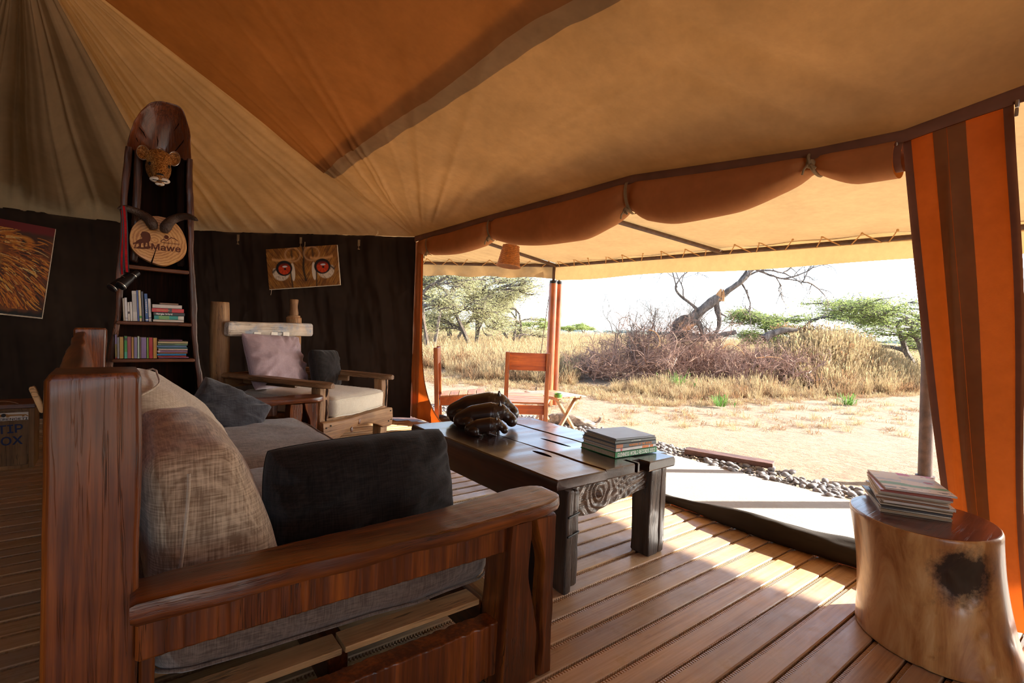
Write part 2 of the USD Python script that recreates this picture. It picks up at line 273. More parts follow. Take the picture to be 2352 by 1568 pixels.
m_deckA = None
def deckwood():
    n = {"t": ("texture_coordinate", {}), "o": ("object_info", {}), "off": ("vector_math", {"math_type": "scale", "vector1": (31.7, 11.3, 57.9)}), "add": ("vector_math", {"math_type": "add"}),
         "m1": ("mapping", {"scale": (1.0, 15.0, 15.0)}), "m2": ("mapping", {"scale": (4.0, 130.0, 130.0)}), "n1": ("noise_texture", {"scale": 1.0, "detail": 5.0, "distortion": 1.2}), "n2": ("noise_texture", {"scale": 1.0, "detail": 3.0}),
         "n3": ("noise_texture", {"scale": 2.4, "detail": 5.0, "roughness": .65}), "mx": ("mix_float", {"fac": .4}), "r": ("rgb_ramp", {"ramp": [(.25, lin(138, 100, 66)), (.48, lin(190, 150, 108)), (.74, lin(214, 180, 140))]}),
         "gr": ("map_range", {"from_min": .44, "from_max": .66, "to_min": 0.0, "to_max": .62, "clamp": True}), "gm": ("mix", {"color2": lin(168, 150, 134)}),
         "kv": ("voronoi_texture", {"scale": 2.6, "randomness": 1.0}), "km": ("mapping", {"scale": (.8, 2.2, 1.0)}), "kr": ("map_range", {"from_min": .02, "from_max": .085, "to_min": .75, "to_max": 0.0, "clamp": True}), "kx": ("mix", {"color2": lin(62, 36, 22)}),
         "rv": ("map_range", {"to_min": .78, "to_max": 1.16}), "hs": ("hsv", {}), "sz": ("separate_xyz", {}), "lt": ("math", {"math_type": "less_than", "value2": -.0035}), "wv": ("wave_texture", {"bands_direction": "x", "scale": 26.0, "distortion": .3}),
         "wm": ("math", {"math_type": "multiply"}), "wk": ("math", {"math_type": "multiply_add", "value2": .25}), "wd": ("math", {"math_type": "multiply_add", "value2": 3.0}), "b": ("bump", {"strength": .4, "distance": .004}),
         "sc": ("noise_texture", {"scale": 9.0, "detail": 8.0, "roughness": .75}), "sr": ("map_range", {"from_min": .35, "from_max": .65, "to_min": .26, "to_max": .55}),
         "p": ("principled_bsdf", {"roughness": .4, "coat_weight": .25, "coat_roughness": .3})}
    l = [("t.object", "add.vector1"), ("o.random", "off.scale"), ("off.vector", "add.vector2"), ("add.vector", "m1.vector"), ("add.vector", "m2.vector"), ("m1.vector", "n1.vector"), ("m2.vector", "n2.vector"), ("add.vector", "n3.vector"),
         ("n1.fac", "mx.a"), ("n2.fac", "mx.b"), ("mx.result", "r.fac"), ("n3.fac", "gr.value"), ("gr.result", "gm.fac"), ("r.color", "gm.color1"), ("add.vector", "km.vector"), ("km.vector", "kv.vector"), ("kv.distance", "kr.value"), ("kr.result", "kx.fac"), ("gm.color", "kx.color1"),
         ("kx.color", "hs.color"), ("o.random", "rv.value"), ("rv.result", "hs.value"), ("hs.color", "p.base_color"), ("t.object", "sz.vector"), ("sz.z", "lt.value1"), ("t.object", "wv.vector"), ("wv.fac", "wm.value1"), ("lt.value", "wm.value2"),
         ("mx.result", "wk.value1"), ("wm.value", "wd.value1"), ("wk.value", "wd.value3"), ("wd.value", "b.height"), ("b.normal", "p.normal"), ("add.vector", "sc.vector"), ("sc.fac", "sr.value"), ("sr.result", "p.roughness")]
    return M_('deck_wood', n, l)
m_deck = deckwood()
DK, MD, LT = lin(26, 9, 3), lin(94, 43, 11), lin(168, 90, 28)
m_sofaz = wood('sofa_wood_upright', DK, MD, LT, 'z', rough=.38, coat=.25)
m_sofax = wood('sofa_wood_cross', DK, MD, LT, 'x', rough=.34, coat=.35)
m_sofay = wood('sofa_wood_long', DK, MD, LT, 'y', rough=.38, coat=.25)
m_tabley = wood('table_top_wood', lin(14, 6, 5), lin(38, 18, 12), lin(66, 36, 26), 'y', rough=.3, coat=1.0, bump=.15, vary=.15)
m_tablex = wood('table_apron_wood', lin(26, 14, 9), lin(78, 54, 38), lin(126, 96, 70), 'x', rough=.42, coat=.2, bump=.7)
m_tablez = wood('table_leg_wood', lin(18, 11, 8), lin(58, 42, 32), lin(104, 82, 64), 'z', rough=.45, coat=.15, bump=.7)
RD, RM, RL = lin(70, 42, 22), lin(150, 104, 62), lin(196, 152, 104)
m_rusx = wood('rustic_wood_x', RD, RM, RL, 'x', rough=.6, bump=.6)
m_rusy = wood('rustic_wood_y', lin(58, 38, 24), lin(122, 86, 54), lin(172, 132, 92), 'y', rough=.55, bump=.6)
m_rusz = wood('rustic_wood_z', RD, RM, RL, 'z', rough=.6, bump=.6)
m_paint = wood('flaking_painted_wood', lin(96, 66, 44), lin(190, 170, 150), lin(222, 212, 198), 'x', rough=.7, bump=.6, worn=(lin(96, 132, 168), .8))
m_orgx = wood('orange_wood_x', lin(116, 44, 10), lin(176, 80, 20), lin(208, 110, 38), 'x', rough=.4, coat=.2)
m_orgz = wood('orange_wood_z', lin(90, 40, 14), lin(158, 78, 26), lin(196, 110, 48), 'z', rough=.4, coat=.2)
m_seatw = wood('chair_seat_wood', lin(118, 66, 34), lin(176, 110, 66), lin(214, 156, 108), 'x', rough=.35, coat=.2)
m_pole = wood('varnished_pole', lin(84, 34, 14), lin(138, 68, 30), lin(176, 98, 50), 'z', rough=.4, coat=.2)
m_caseu = wood('dugout_wood', lin(34, 12, 4), lin(104, 48, 14), lin(164, 84, 26), 'z', rough=.36, coat=.35, bump=.6)
m_caser = wood('dugout_rail_wood', lin(30, 13, 8), lin(86, 44, 24), lin(140, 86, 52), 'z', rough=.42, coat=.2, bump=.8)
m_shelf = wood('shelf_wood', lin(46, 20, 10), lin(104, 56, 28), lin(146, 88, 50), 'x', rough=.5)
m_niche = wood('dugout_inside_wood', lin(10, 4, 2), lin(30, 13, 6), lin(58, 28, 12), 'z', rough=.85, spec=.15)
m_slat = wood('pale_slat_wood', lin(140, 96, 56), lin(190, 146, 96), lin(216, 176, 124), 'x', rough=.6)
m_box = wood('box_wood', lin(96, 62, 30), lin(146, 102, 54), lin(176, 130, 76), 'z', rough=.55)
m_grey = wood('driftwood', lin(64, 52, 44), lin(134, 118, 104), lin(186, 172, 156), 'x', rough=.8, bump=.9)
m_plank = wood('weathered_plank', lin(40, 24, 18), lin(86, 56, 44), lin(120, 86, 70), 'y', rough=.6)
m_bark = wood('acacia_bark', lin(40, 32, 26), lin(92, 78, 66), lin(146, 130, 116), 'z', rough=.9, bump=.8)
m_heart = wood('split_heartwood', lin(150, 92, 44), lin(196, 134, 76), lin(222, 170, 112), 'z', rough=.8)
m_twig = plain('dead_twigs', lin(146, 112, 92), .9, var=.3)
m_beige = fabric('beige_linen', lin(138, 114, 92), lin(206, 182, 154))
m_beige2 = fabric('pale_linen', lin(178, 158, 136), lin(206, 188, 166))
m_taupe = fabric('taupe_upholstery', lin(96, 80, 70), lin(136, 118, 106), weave=420)
m_char = fabric('charcoal_cloth', lin(20, 16, 15), lin(40, 33, 31), sheen=.12)
m_slate = fabric('slate_cloth', lin(46, 46, 52), lin(72, 72, 78), sheen=.25)
m_mauve = fabric('mauve_cloth', lin(150, 126, 132), lin(182, 158, 162), weave=520, slub=.25)
m_creamc = fabric('cream_cotton', lin(196, 184, 164), lin(224, 214, 196), weave=520, slub=.25)
m_hippo = plain('polished_ebony', lin(38, 20, 13), .3, coat=.5, var=.35)
m_wick = plain('wicker', lin(170, 104, 44), .6, bump=1.0, bsc=160, var=.3)
m_conc = plain('concrete', lin(150, 144, 135), .85, bump=.25, bsc=40, var=.08)
m_vcol = M_('painted', {"a": ("attribute", {"attribute": "col"}), "n": ("noise_texture", {"scale": 90.0, "detail": 3.0}), "b": ("bump", {"strength": .25, "distance": .003}), "p": ("principled_bsdf", {"roughness": .55})},
            [("a.color", "p.base_color"), ("n.fac", "b.height"), ("b.normal", "p.normal")])

# =================================================================== the tent: floor, roof, walls
XE = 2.82                                            # the open side of the tent
APEX = np.array([-.54, 4.5, 3.5])
C1, C2 = np.array([.6, 7.2, 2.15]), np.array([2.78, 5.6, 2.2])
C0, Cm = np.array([-1.68, 7.2, 2.15]), np.array([-3.86, 5.6, 2.2])
YEND = -3.2
def eave_z(y): return np.interp(y, [-1.5, .0, .40, .78, 1.15, 1.86, 2.34, 3.04, 4.08, 5.6], [2.12, 2.21, 2.183, 2.117, 2.13, 2.20, 2.247, 2.238, 2.228, 2.2])
floor = struct('floor', box(-4.1, 2.93, YEND, 7.2, -.06, -.032), m_plank, label='plank deck floor of the tent')
y = YEND; k = 0
while y < 7.25:
    pitch = .113 + .004 * math.sin(k * 2.3)
    w = pitch - .006; r = random.Random(k)
    xe = 2.95 + r.uniform(-.012, .012); xs = -4.1
    if y > 5.2: xe = min(xe, 2.95 - (y - 5.2) * 1.25)
    if y > 5.2: xs = max(xs, -4.1 + (y - 5.4) * 1.25)
    dz = r.uniform(-.0015, .0015)
    prof = np.array([(0, -.032), (0, -.004), (.004, 0), (w - .019, 0), (w - .016, -.003), (w - .0155, -.0065), (w - .001, -.0065), (w, -.0085), (w, -.032)])[::-1]
    rings = [np.stack([np.full(len(prof), x), y + prof[:, 0], prof[:, 1] + dz], -1) for x in (xs, xs + .004, xe - .004, xe)]
    for q in (0, 3): rings[q][:, 2] = np.minimum(rings[q][:, 2], dz - .004)
    obj('plank', loft(rings), m_deck, floor, smooth=20)
    y += pitch; k += 1

def fold(u, seed, lo=3.0, hi=11.0):                  # creases that run along one direction, as a function of the other
    p = np.stack([u * lo, 0 * u + seed, 0 * u], -1); q = np.stack([u * hi, 0 * u + seed + 5, 0 * u], -1)
    a = meshkit.noise(p, seed) - .5; b = meshkit.noise(q, seed + 1)
    return a, -np.abs(b - .5)
def tri_panel(A, B, seed, ns=110, nt=60, amp=.05, sag=.07, fine=.02):
    s = np.linspace(0, 1, ns)[:, None]; t = np.linspace(0, .985, nt)[None, :]
    base = A + (B - A) * s[..., None]; P = base * (1 - t[..., None]) + APEX * t[..., None]
    n = N(np.cross(B - A, APEX - A)); n = n if n[2] < 0 else -n
    a, b = fold(s * 1.0 + 0 * t + .02 * meshkit.noise(P * 2, seed), seed, 6, 21); a2, b2 = fold(s + 0 * t, seed + 20, 16, 40)
    d = amp * a * (1 - t) ** .6 * 1.6 + fine * 3.2 * b * (1 - t) ** .5 + fine * 1.5 * b2 * np.exp(-t * 5) + sag * np.sin(np.pi * s) * np.sin(np.pi * np.clip(t, 0, 1)) + .02 * (meshkit.fbm(P * 3, 3, seed) - .5)
    edge = np.clip(s * 40, 0, 1) * np.clip((1 - s) * 40, 0, 1) * np.clip(t * 14, 0, 1) ** .7
    return grid(P + n * (d * edge)[..., None])
ceiling = thing('ceiling', 'tan and orange canvas roof lining of the tent', None, kind='structure')
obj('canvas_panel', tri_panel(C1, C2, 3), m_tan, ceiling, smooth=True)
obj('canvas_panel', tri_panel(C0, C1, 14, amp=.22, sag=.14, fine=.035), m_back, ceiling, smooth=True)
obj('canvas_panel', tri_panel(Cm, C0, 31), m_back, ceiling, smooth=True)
def main_panel(t0, t1, side=1, drop=0.0, seed=5, ns=240, nt=60, scallop=False, flat=False):
    s = np.linspace(0, 1, ns) ** 1.35; t = np.linspace(t0, t1, nt)
    ye = 5.6 + (YEND - 5.6) * s; yr = 4.5 + (YEND - 4.5) * s
    E = np.stack([np.full(ns, XE), ye, eave_z(ye)], -1); E[0] = C2; E[:, 0] = XE - .04 * np.exp(-s * 9)
    R = np.stack([np.full(ns, -.54), yr, np.full(ns, 3.5)], -1)
    T = t[None, :, None]; P = E[:, None] * (1 - T) + R[:, None] * T
    n = np.array([-.35, 0, -.94]); X, Y = P[..., 0], P[..., 1]
    ang = np.arctan2(XE + .25 - X, 5.9 - Y)             # creases fan out of the far eave corner
    rr = np.hypot(XE - X, 5.6 - Y)
    a, b = fold(ang, seed, 7, 24)
    d = (.045 * a + .05 * b) * np.clip(rr / .8, 0, 1) * np.exp(-np.maximum(rr - 1.2, 0) / 1.6)
    q = (Y * .93 + X * .36); a2, b2 = fold(q, seed + 3, 1.3, 4.2)
    d += .05 * a2 + .035 * b2 * np.clip(1.2 - T[..., 0] * 1.6, .2, 1) + .012 * (meshkit.fbm(P * 4, 3, seed) - .5) + .05 * np.sin(np.pi * np.clip(T[..., 0], 0, 1))
    for tc, sd_ in ((.085, 1), (.19, 2), (.30, 3)):
        d += .006 * np.exp(-((T[..., 0] - tc - .035 * (meshkit.noise(np.stack([Y * 1.1 + 0 * X, 0 * X + sd_, 0 * X], -1), 6) - .5) - .008 * Y * (sd_ - 2)) / .006) ** 2) * meshkit.noise(np.stack([Y * .9, 0 * X + 9 * sd_, 0 * X], -1), 12)
    for (cy, cx, w, am) in ((1.02, 2.35, .075, .035), (1.42, 2.3, .06, .028), (.45, 2.1, .09, .03)):
        u = (Y - cy) * .80 + (X - cx) * .60; v = -(Y - cy) * .6 + (X - cx) * .80
        d += -am * np.exp(-(u / w) ** 2) * np.exp(-(v / .75) ** 2)
    if side == 1: e = np.clip(np.linspace(0, 1, ns) * 60, 0, 1)[:, None]; d = d * e
    d = d * np.clip((T[..., 0] - 0) * 12, 0, 1)
    if drop and not scallop: d = d + drop
    if scallop:                                        # gathered edge of the upper cloth
        lip = np.exp(-(T[..., 0] - t0) * 22)
        d += .005 * lip * (meshkit.noise(np.stack([Y * 16, X * 0, X * 0], -1), 8) - .2) + drop * (.45 + .55 * lip)
        P[..., 0] += (.03 * (meshkit.noise(np.stack([Y * 2.3, X * 0, X * 0], -1), 4) - .5) * lip) * np.ones_like(X)
        d += .004 * np.abs(np.sin(Y * 14)) * lip
    P = P + n * d[..., None]
    if side == -1: P[..., 0] = -1.08 - P[..., 0]
    return grid(P)
TS = (XE - 1.6) / (XE + .54)
obj('canvas_panel', main_panel(0, TS + .03), m_tan, ceiling, smooth=True)
obj('upper_canvas', main_panel(TS, 1.0, drop=.022, scallop=True), m_orange, ceiling, smooth=True)
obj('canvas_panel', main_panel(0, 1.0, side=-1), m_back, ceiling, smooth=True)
# flat seam tape just below the gathered edge
obj('seam_tape', main_panel(TS - .034, TS + .004, drop=.006, nt=6), m_tan, ceiling, smooth=True)

def wall_grid(A, B, zt0, zt1, seed, n=160, m=90, amp=.06, lean=.0):
    s = np.linspace(0, 1, n)[:, None]; t = np.linspace(0, 1, m)[None, :]
    A, B = np.array(A, float), np.array(B, float); d = N(np.append(B - A, 0)); nn = np.array([d[1], -d[0], 0])
    P = np.zeros((n, m, 3)); P[..., :2] = A + (B - A) * s[..., None]; P[..., 2] = t * (zt0 + (zt1 - zt0) * s) * 1.0
    q = np.stack([s * np.linalg.norm(B - A) * 5 + t * 1.2, t * 1.6 + 0 * s, 0 * s + 0 * t], -1)
    D = amp * (meshkit.fbm(q, 4, seed) - .5) * 2 - amp * .6 * np.abs(meshkit.noise(np.stack([s * 14 + 4 * t, t * 9 - 6 * s, 0 * s + 0 * t], -1), seed + 3) - .5)
    return grid(P + nn * D[..., None])
wb = struct('wall_back', wall_grid(C1[:2], C2[:2] + [.02, 0], 2.16, 2.2, 3), m_dark, smooth=True)
struct('wall_left', wall_grid(C0[:2], C1[:2], 2.16, 2.16, 9), m_dark, smooth=True)
struct('wall_far_left', wall_grid(Cm[:2], C0[:2], 2.2, 2.16, 12), m_dark, smooth=True)
struct('wall_side', wall_grid((-3.86, YEND), Cm[:2], 2.2, 2.2, 17), m_dark, smooth=True)
struct('wall_front', wall_grid((XE, YEND), (1.1, YEND), 2.2, 2.2, 21), m_dark, smooth=True)
struct('wall_front', wall_grid((-1.4, YEND), (-3.86, YEND), 2.2, 2.2, 22), m_dark, smooth=True)
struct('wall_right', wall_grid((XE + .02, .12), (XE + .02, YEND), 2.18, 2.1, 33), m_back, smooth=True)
# eave band along the open side
yb = np.linspace(YEND, 5.58, 260); rg = []
for yy in yb:
    zt = float(eave_z(yy)) + .004; x = XE - .04 * math.exp(-(5.6 - yy) * 1.0) + .006
    w = .062 + .006 * math.sin(yy * 7)
    rg.append([(x - .012, yy, zt), (x - .018 - .004 * math.sin(yy * 9), yy, zt - w * .5), (x - .014, yy, zt - w), (x - .002, yy, zt - w), (x, yy, zt)])
struct('trim_1', loft(np.array(rg)[:, ::-1]), m_trim, smooth=True)
# small toggles that hold the wall to the roof
dw = N(C2 - C1); nw = np.array([dw[1], -dw[0], 0]); nw = nw if nw[0] < 0 else -nw
for dd in (.62, 1.36, 2.05):
    p = C1 + (C2 - C1) * (dd / np.linalg.norm(C2 - C1)) + nw * .035; p[2] = 2.13
    obj('toggle_strap', join(beam(p, p - [0, 0, .075], .028, .006, up=nw, b=.002, n=2, wob=0), tube([p - [0, 0, .05], p - [0, 0, .07] + nw * .012, p - [0, 0, .11]], .004, 6), tube([p - [.012, 0, .11], p - [-.012, 0, .112]], .006, 6)), m_strap, wb)

# ------------------------------------------------------------------ rolled curtain, flaps on the open side
def canvas_roll(y0, y1, ties, zb, seed, n=170, k=28):
    """zb(y): lowest line of the roll. Pinched at each tie."""
    ys = np.linspace(y0, y1, n); rings = []; th = np.linspace(0, 2 * np.pi, k, endpoint=False)
    for yy in ys:
        zt = float(eave_z(yy)) - .03; b = zb(yy); pin = max([math.exp(-((yy - t) / .05) ** 2) for t in ties])
        near = max([math.exp(-abs(yy - t) / .16) for t in ties])
        hz = (zt - b) / 2 * (1 - .10 * pin); cz = (zt + b) / 2 + .10 * (zt - b) / 2 * pin; hx = (.085) * (1 - .5 * pin)
        c, s = np.cos(th), np.sin(th)
        w = 1 + .10 * near * np.sin(th * 7 + yy * 5) + .10 * (meshkit.fbm(np.stack([c * 1.6, s * 1.6, np.full(k, yy * 4)], -1), 3, seed) - .5)
        lowfat = 1 + .28 * (s < 0) * (-s)               # fuller below
        rings.append(np.stack([XE + .03 + hx * c * w * lowfat, np.full(k, yy), cz + hz * s * np.where(s > 0, 1, 1)], -1))
    return loft(rings, caps=False)
def pw(pts):
    from scipy.interpolate import PchipInterpolator
    p = sorted(pts); return PchipInterpolator([a for a, _ in p], [b for _, b in p])
zb1 = pw([(.76, 1.915), (.95, 1.92), (1.12, 1.985), (1.16, 2.0), (1.3, 1.95), (1.6, 1.875), (1.95, 1.865), (2.2, 1.915), (2.36, 1.985), (2.55, 1.92), (2.85, 1.855), (3.2, 1.86), (3.7, 1.91), (4.05, 1.985), (4.25, 1.945), (4.7, 1.92), (5.2, 1.95), (5.5, 1.98)])
TIES1 = (1.16, 2.36, 4.05, 5.3)
t = thing('rolled_canvas_curtain', 'long orange canvas curtain rolled up and tied under the eave above the opening', 'rolled curtain', (XE, 3.2, 2.0))
obj('canvas_roll', canvas_roll(.80, 5.5, TIES1, zb1, 3), m_roll, t, smooth=True)
th = np.linspace(0, 2.2 * np.pi, 30)                      # the open end shows the rolled layers and a dark binding
zc = 2.0; sp = np.stack([XE + .03 + .075 * (1 - th / 16) * np.cos(th + .6), np.full(30, .775), zc + .085 * (1 - th / 14) * np.sin(th + .6)], -1)
obj('rolled_edge', grid(np.stack([sp, sp + [0, .03, 0]], 1)), m_trim, t, smooth=True)
for i, ty in enumerate(TIES1):
    zt, b = float(eave_z(ty)) - .02, float(zb1(ty)); a = np.linspace(-.2, 1.2, 16) * np.pi
    loop = np.stack([XE + .03 - .075 * np.sin(a), np.full(16, ty) + .02 * np.cos(a), (zt + b) / 2 + (zt - b) / 2 * 1.02 * np.cos(a)], -1)
    tie = obj('tie_strap', grid(np.stack([loop + [0, -.014, 0], loop + [0, .014, 0]], 1)) if i != 0 else tube(loop, .009, 6), m_strap, t, smooth=True)
    kz = b + .015 if i else b + .05
    obj('knot', wobble(join(ball((XE - .03, ty, kz), .022, (.8, 1, 1.1)), tube([(XE - .04, ty, kz), (XE - .05, ty + .02, kz - .03), (XE - .045, ty + .03, kz - .055)], .007, 6), tube([(XE - .04, ty, kz), (XE - .055, ty - .02, kz - .02), (XE - .05, ty - .035, kz - .035)], .007, 6)), .004, 40, i), m_strap, tie)
t = thing('rolled_canvas_curtain', 'short stretch of rolled orange canvas curtain at the right edge beyond the hanging flap', 'rolled curtain', (XE, .2, 2.0))
zb2 = pw([(.05, 1.9), (.2, 1.89), (.34, 1.93)])
obj('canvas_roll', canvas_roll(.07, .36, (-1.2,), zb2, 6, 20), m_roll, t, smooth=True)

def flap_sheet(yl, yr, x, zs, u0=0.0, u1=1.0, off=0.0, amp=.012, n=24, seed=2):
    rows = []
    for z in zs:
        a, b = float(yl(z)), float(yr(z)); u = np.linspace(u0, u1, n); Y = a + (b - a) * u
        d = amp * np.sin(u * 9 + z * 1.3 + seed) + amp * .8 * (meshkit.noise(np.stack([u * 5, np.full(n, z * 1.5), 0 * u], -1), seed) - .5) + .03 * np.exp(-((u - .2 - .12 * z) / .07) ** 2) * (.4 + .3 * z) * np.clip((2.0 - z) * 2.5, 0, 1)
        rows.append(np.stack([x - d - off, Y, np.full(n, z)], -1))
    return grid(np.array(rows))
zs = np.linspace(.015, 2.13, 50)
yl = pw([(0, .47), (.556, .569), (1.504, .708), (2.13, .787)]); yr = pw([(0, .27), (.446, .317), (1.32, .358), (2.105, .423), (2.2, .43)])
t = thing('hanging_canvas_flap', 'tall orange canvas flap with brown bindings hanging beside the tree stump', 'canvas flap', (XE, .5, 0))
obj('cloth', flap_sheet(yl, yr, XE + .02, zs), m_flap, t, smooth=True)
for u0, u1 in ((-.02, .07), (.93, 1.02)): obj('edge_binding', flap_sheet(yl, yr, XE + .02, zs, u0, u1, .005, n=8), m_trim, t, smooth=True)
for u0, u1 in ((.30, .43), (.435, .60)): obj('reinforcing_strip', flap_sheet(yl, yr, XE + .02, zs, u0, u1, .004, n=10), m_strip, t, smooth=True)
for yy in (.80, .405):
    z = float(eave_z(yy)) - .065
    obj('zip_slider', move(join(rounded(.012, .014, .03, .004, 2), move(rounded(.005, .012, .035, .003, 2), (-.006, 0, -.035))), (XE - .012, yy, z)), m_metal, t)

# narrow flap left standing at the far corner, its lower edge cut in a curve
yl2 = pw([(0, 5.56), (2.2, 5.6)]); yr2 = pw([(0.0, 4.72), (.06, 4.86), (.16, 5.05), (.3, 5.2), (.55, 5.33), (1.0, 5.41), (2.15, 5.44)])
t = thing('corner_canvas_flap', 'narrow orange canvas flap with curved foot at the far corner beside the dark wall', 'canvas flap', (XE, 5.5, 0))
zs2 = np.r_[np.linspace(.02, .4, 24), np.linspace(.43, 2.14, 30)]
obj('cloth', flap_sheet(yl2, yr2, XE, zs2, -.2, 1, amp=.006, seed=7), m_flap, t, smooth=True)
obj('corner_strip', flap_sheet(yl2, pw([(0, 5.42), (2.2, 5.47)]), XE - .012, zs2, -.4, 1, amp=.004, seed=7, n=8), m_roll, t, smooth=True)
obj('edge_binding', flap_sheet(yl2, yr2, XE - .004, zs2, .965, 1.03, amp=.006, seed=7, n=5), m_trim, t, smooth=True)

# dark mesh flap rolled down along the deck edge
ys = np.linspace(.62, 5.35, 190); rings = []; thk = np.linspace(0, 2 * np.pi, 26, endpoint=False)
for yy in ys:
    r = .052 + .016 * math.sin(yy * 2.1 + .8) + .012 * math.sin(yy * 5.3) + .02 * math.exp(-((yy - .9) / .35) ** 2)
    c, s = np.cos(thk), np.sin(thk)
    w = 1 + .5 * (meshkit.fbm(np.stack([c * 1.3 + yy * 1.5, s * 1.3, np.full(26, yy * 3.1)], -1), 4, 4) - .5) + .10 * np.sin(thk * 3 + yy * 6)
    rings.append(np.stack([2.965 + .012 * math.sin(yy * 3) + r * 1.15 * c * w, np.full(26, yy), np.maximum(r * .95 + r * s * w, .001)], -1))
t = obj('rolled_mesh_flap', loft(rings), m_mesh, label='dark mesh flap lying rolled along the deck edge under the opening', cat='mesh flap', smooth=True)
struct('trim_2', beam((3.055, YEND, -.03), (3.055, 5.3, -.03), .05, .07, b=.006, n=30, wob=.004), m_orgx)

# ------------------------------------------------------------------ awning outside, with its pipes, lashing and posts
G = -.15                                             # the ground outside
PA, PB, PC = np.array([5.78, 6.35, 2.22]), np.array([6.02, 1.5, 2.17]), np.array([6.12, -2.6, 2.16])
PL = np.array([3.95, 7.85, 2.19])
t = thing('awning', 'pale tan canvas awning stretched over rusty pipes outside the opening', 'awning', (4.5, 2, 2.2))
def awn_sheet(i0, i1, o0, o1, n=60, m=30, seed=1):
    s = np.linspace(0, 1, n)[:, None, None]; q = np.linspace(0, 1, m)[None, :, None]
    P = (np.array(i0) * (1 - s) + np.array(i1) * s) * (1 - q) + (np.array(o0) * (1 - s) + np.array(o1) * s) * q
    P[..., 2] += -.03 * np.sin(np.pi * q[..., 0]) + .012 * (meshkit.fbm(P * 1.7, 3, seed) - .5) - .018 * np.sin(s[..., 0] * 37) ** 2 * q[..., 0] ** 6
    return grid(P)
zi = 2.46
obj('canopy', awn_sheet((2.55, 5.5, zi), (2.55, -3.4, zi), PA + [.045, .03, .045], PC + [.045, 0, .045], 120), m_awn, t, smooth=True)
obj('canopy', awn_sheet((.5, 7.1, zi), (2.55, 5.5, zi), PL + [.045, .045, .045], PA + [.045, .03, .045], 60, seed=4), m_awn, t, smooth=True)
def fly(a, b, c, d, n=14):
    u = np.linspace(0, 1, n)[:, None, None]; v = np.linspace(0, 1, n)[None, :, None]
    return grid((np.array(a) * (1 - u) + np.array(b) * u) * (1 - v) + (np.array(d) * (1 - u) + np.array(c) * u) * v)
fr, fr2 = np.array([-.54, 4.6, 3.82]), np.array([-.54, -3.6, 3.82]); mir = lambda p: np.array([-1.08 - p[0], p[1], p[2]])
i0, i1, i2 = np.array([.6, 7.45, zi + .03]), np.array([2.85, 5.7, zi + .02]), np.array([2.85, -3.6, zi + .02])
for q in ((i1, i2, fr2, fr), (i0, i1, fr, fr), (mir(i0), i0, fr, fr), (mir(i1), mir(i0), fr, fr), (mir(i2) - [1, 0, .4], mir(i1) - [1, 0, .4], fr, fr2), ((-3.5, -3.4, 2.5), (3.2, -3.4, 2.5), (3.4, -6.6, 2.25), (-3.7, -6.6, 2.25))): obj('fly_sheet', fly(*q), m_fly, t, smooth=True)
def valance(A, B, z0, h, seed, n=80):
    A, B = np.array(A), np.array(B); d = N(B - A); nn = np.array([d[1], -d[0], 0]); s = np.linspace(0, 1, n)[:, None]; v = np.linspace(0, 1, 9)[None, :]
    P = A + (B - A) * s[..., None] + np.zeros((n, 9, 3)); P[..., 2] += z0 - h * v * (1 + .05 * np.sin(s * 21))
    w = .02 * np.sin(s * 30 + seed) * v + .03 * (meshkit.noise(np.stack([s * 14 + 0 * v, v * 2 + 0 * s, 0 * s + 0 * v], -1), seed) - .5)
    return grid(P + nn * w[..., None])
obj('valance', valance(PA + [.045, .03, 0], PC + [.045, 0, 0], .047, .285, 2, 140), m_awn, t, smooth=True)
obj('valance', valance(PL + [.045, .045, 0], PA + [.045, .03, 0], .047, .25, 5), m_awn, t, smooth=True)
for a, b in ((PA, PB), (PB, PC), (PL, PA)): obj('pipe', tube([a, (a + b) / 2 - [0, 0, .006], b], .026, 12), m_pipe, t)
def onseg(a, b, f): return a + (b - a) * f
r1 = onseg(PA, PB, .60)
for a, b in ((r1, np.array([2.6, r1[1] + .25, zi - .06])), (PA, np.array([2.75, 5.55, zi - .06])), (onseg(PB, PC, .6), np.array([2.6, -.9, zi - .06]))): obj('rafter_pipe', tube([a, b], .026, 12), m_pipe, t)
rr = random.Random(4)
for (A, B, nn) in ((PA, PB, 15), (PL, PA, 7)):
    for i in range(nn):
        f0 = (i + .3) / nn; f1 = f0 + .42 / nn * (1 if i % 2 else .75)
        a = onseg(A, B, f0); b = onseg(A, B, f1); d = N(b - a); o = np.array([-d[1], d[0], 0]); o = o if o[0] < 0 else -o
        up = b + o * .16 + [0, 0, .052]; p1 = a - [0, 0, .03]
        obj('rope_lashing', join(tube([p1, (p1 + up) / 2 - [0, 0, .004], up], .006, 6), ball(up + [0, 0, -.004], .012)), m_rope, t)
        c = onseg(A, B, min(1, f1 + .40 / nn)) - [0, 0, .03]
        if i % 3 != 2: obj('rope_lashing', tube([up, (up + c) / 2 - [0, 0, .004], c], .006, 6), m_rope, t)
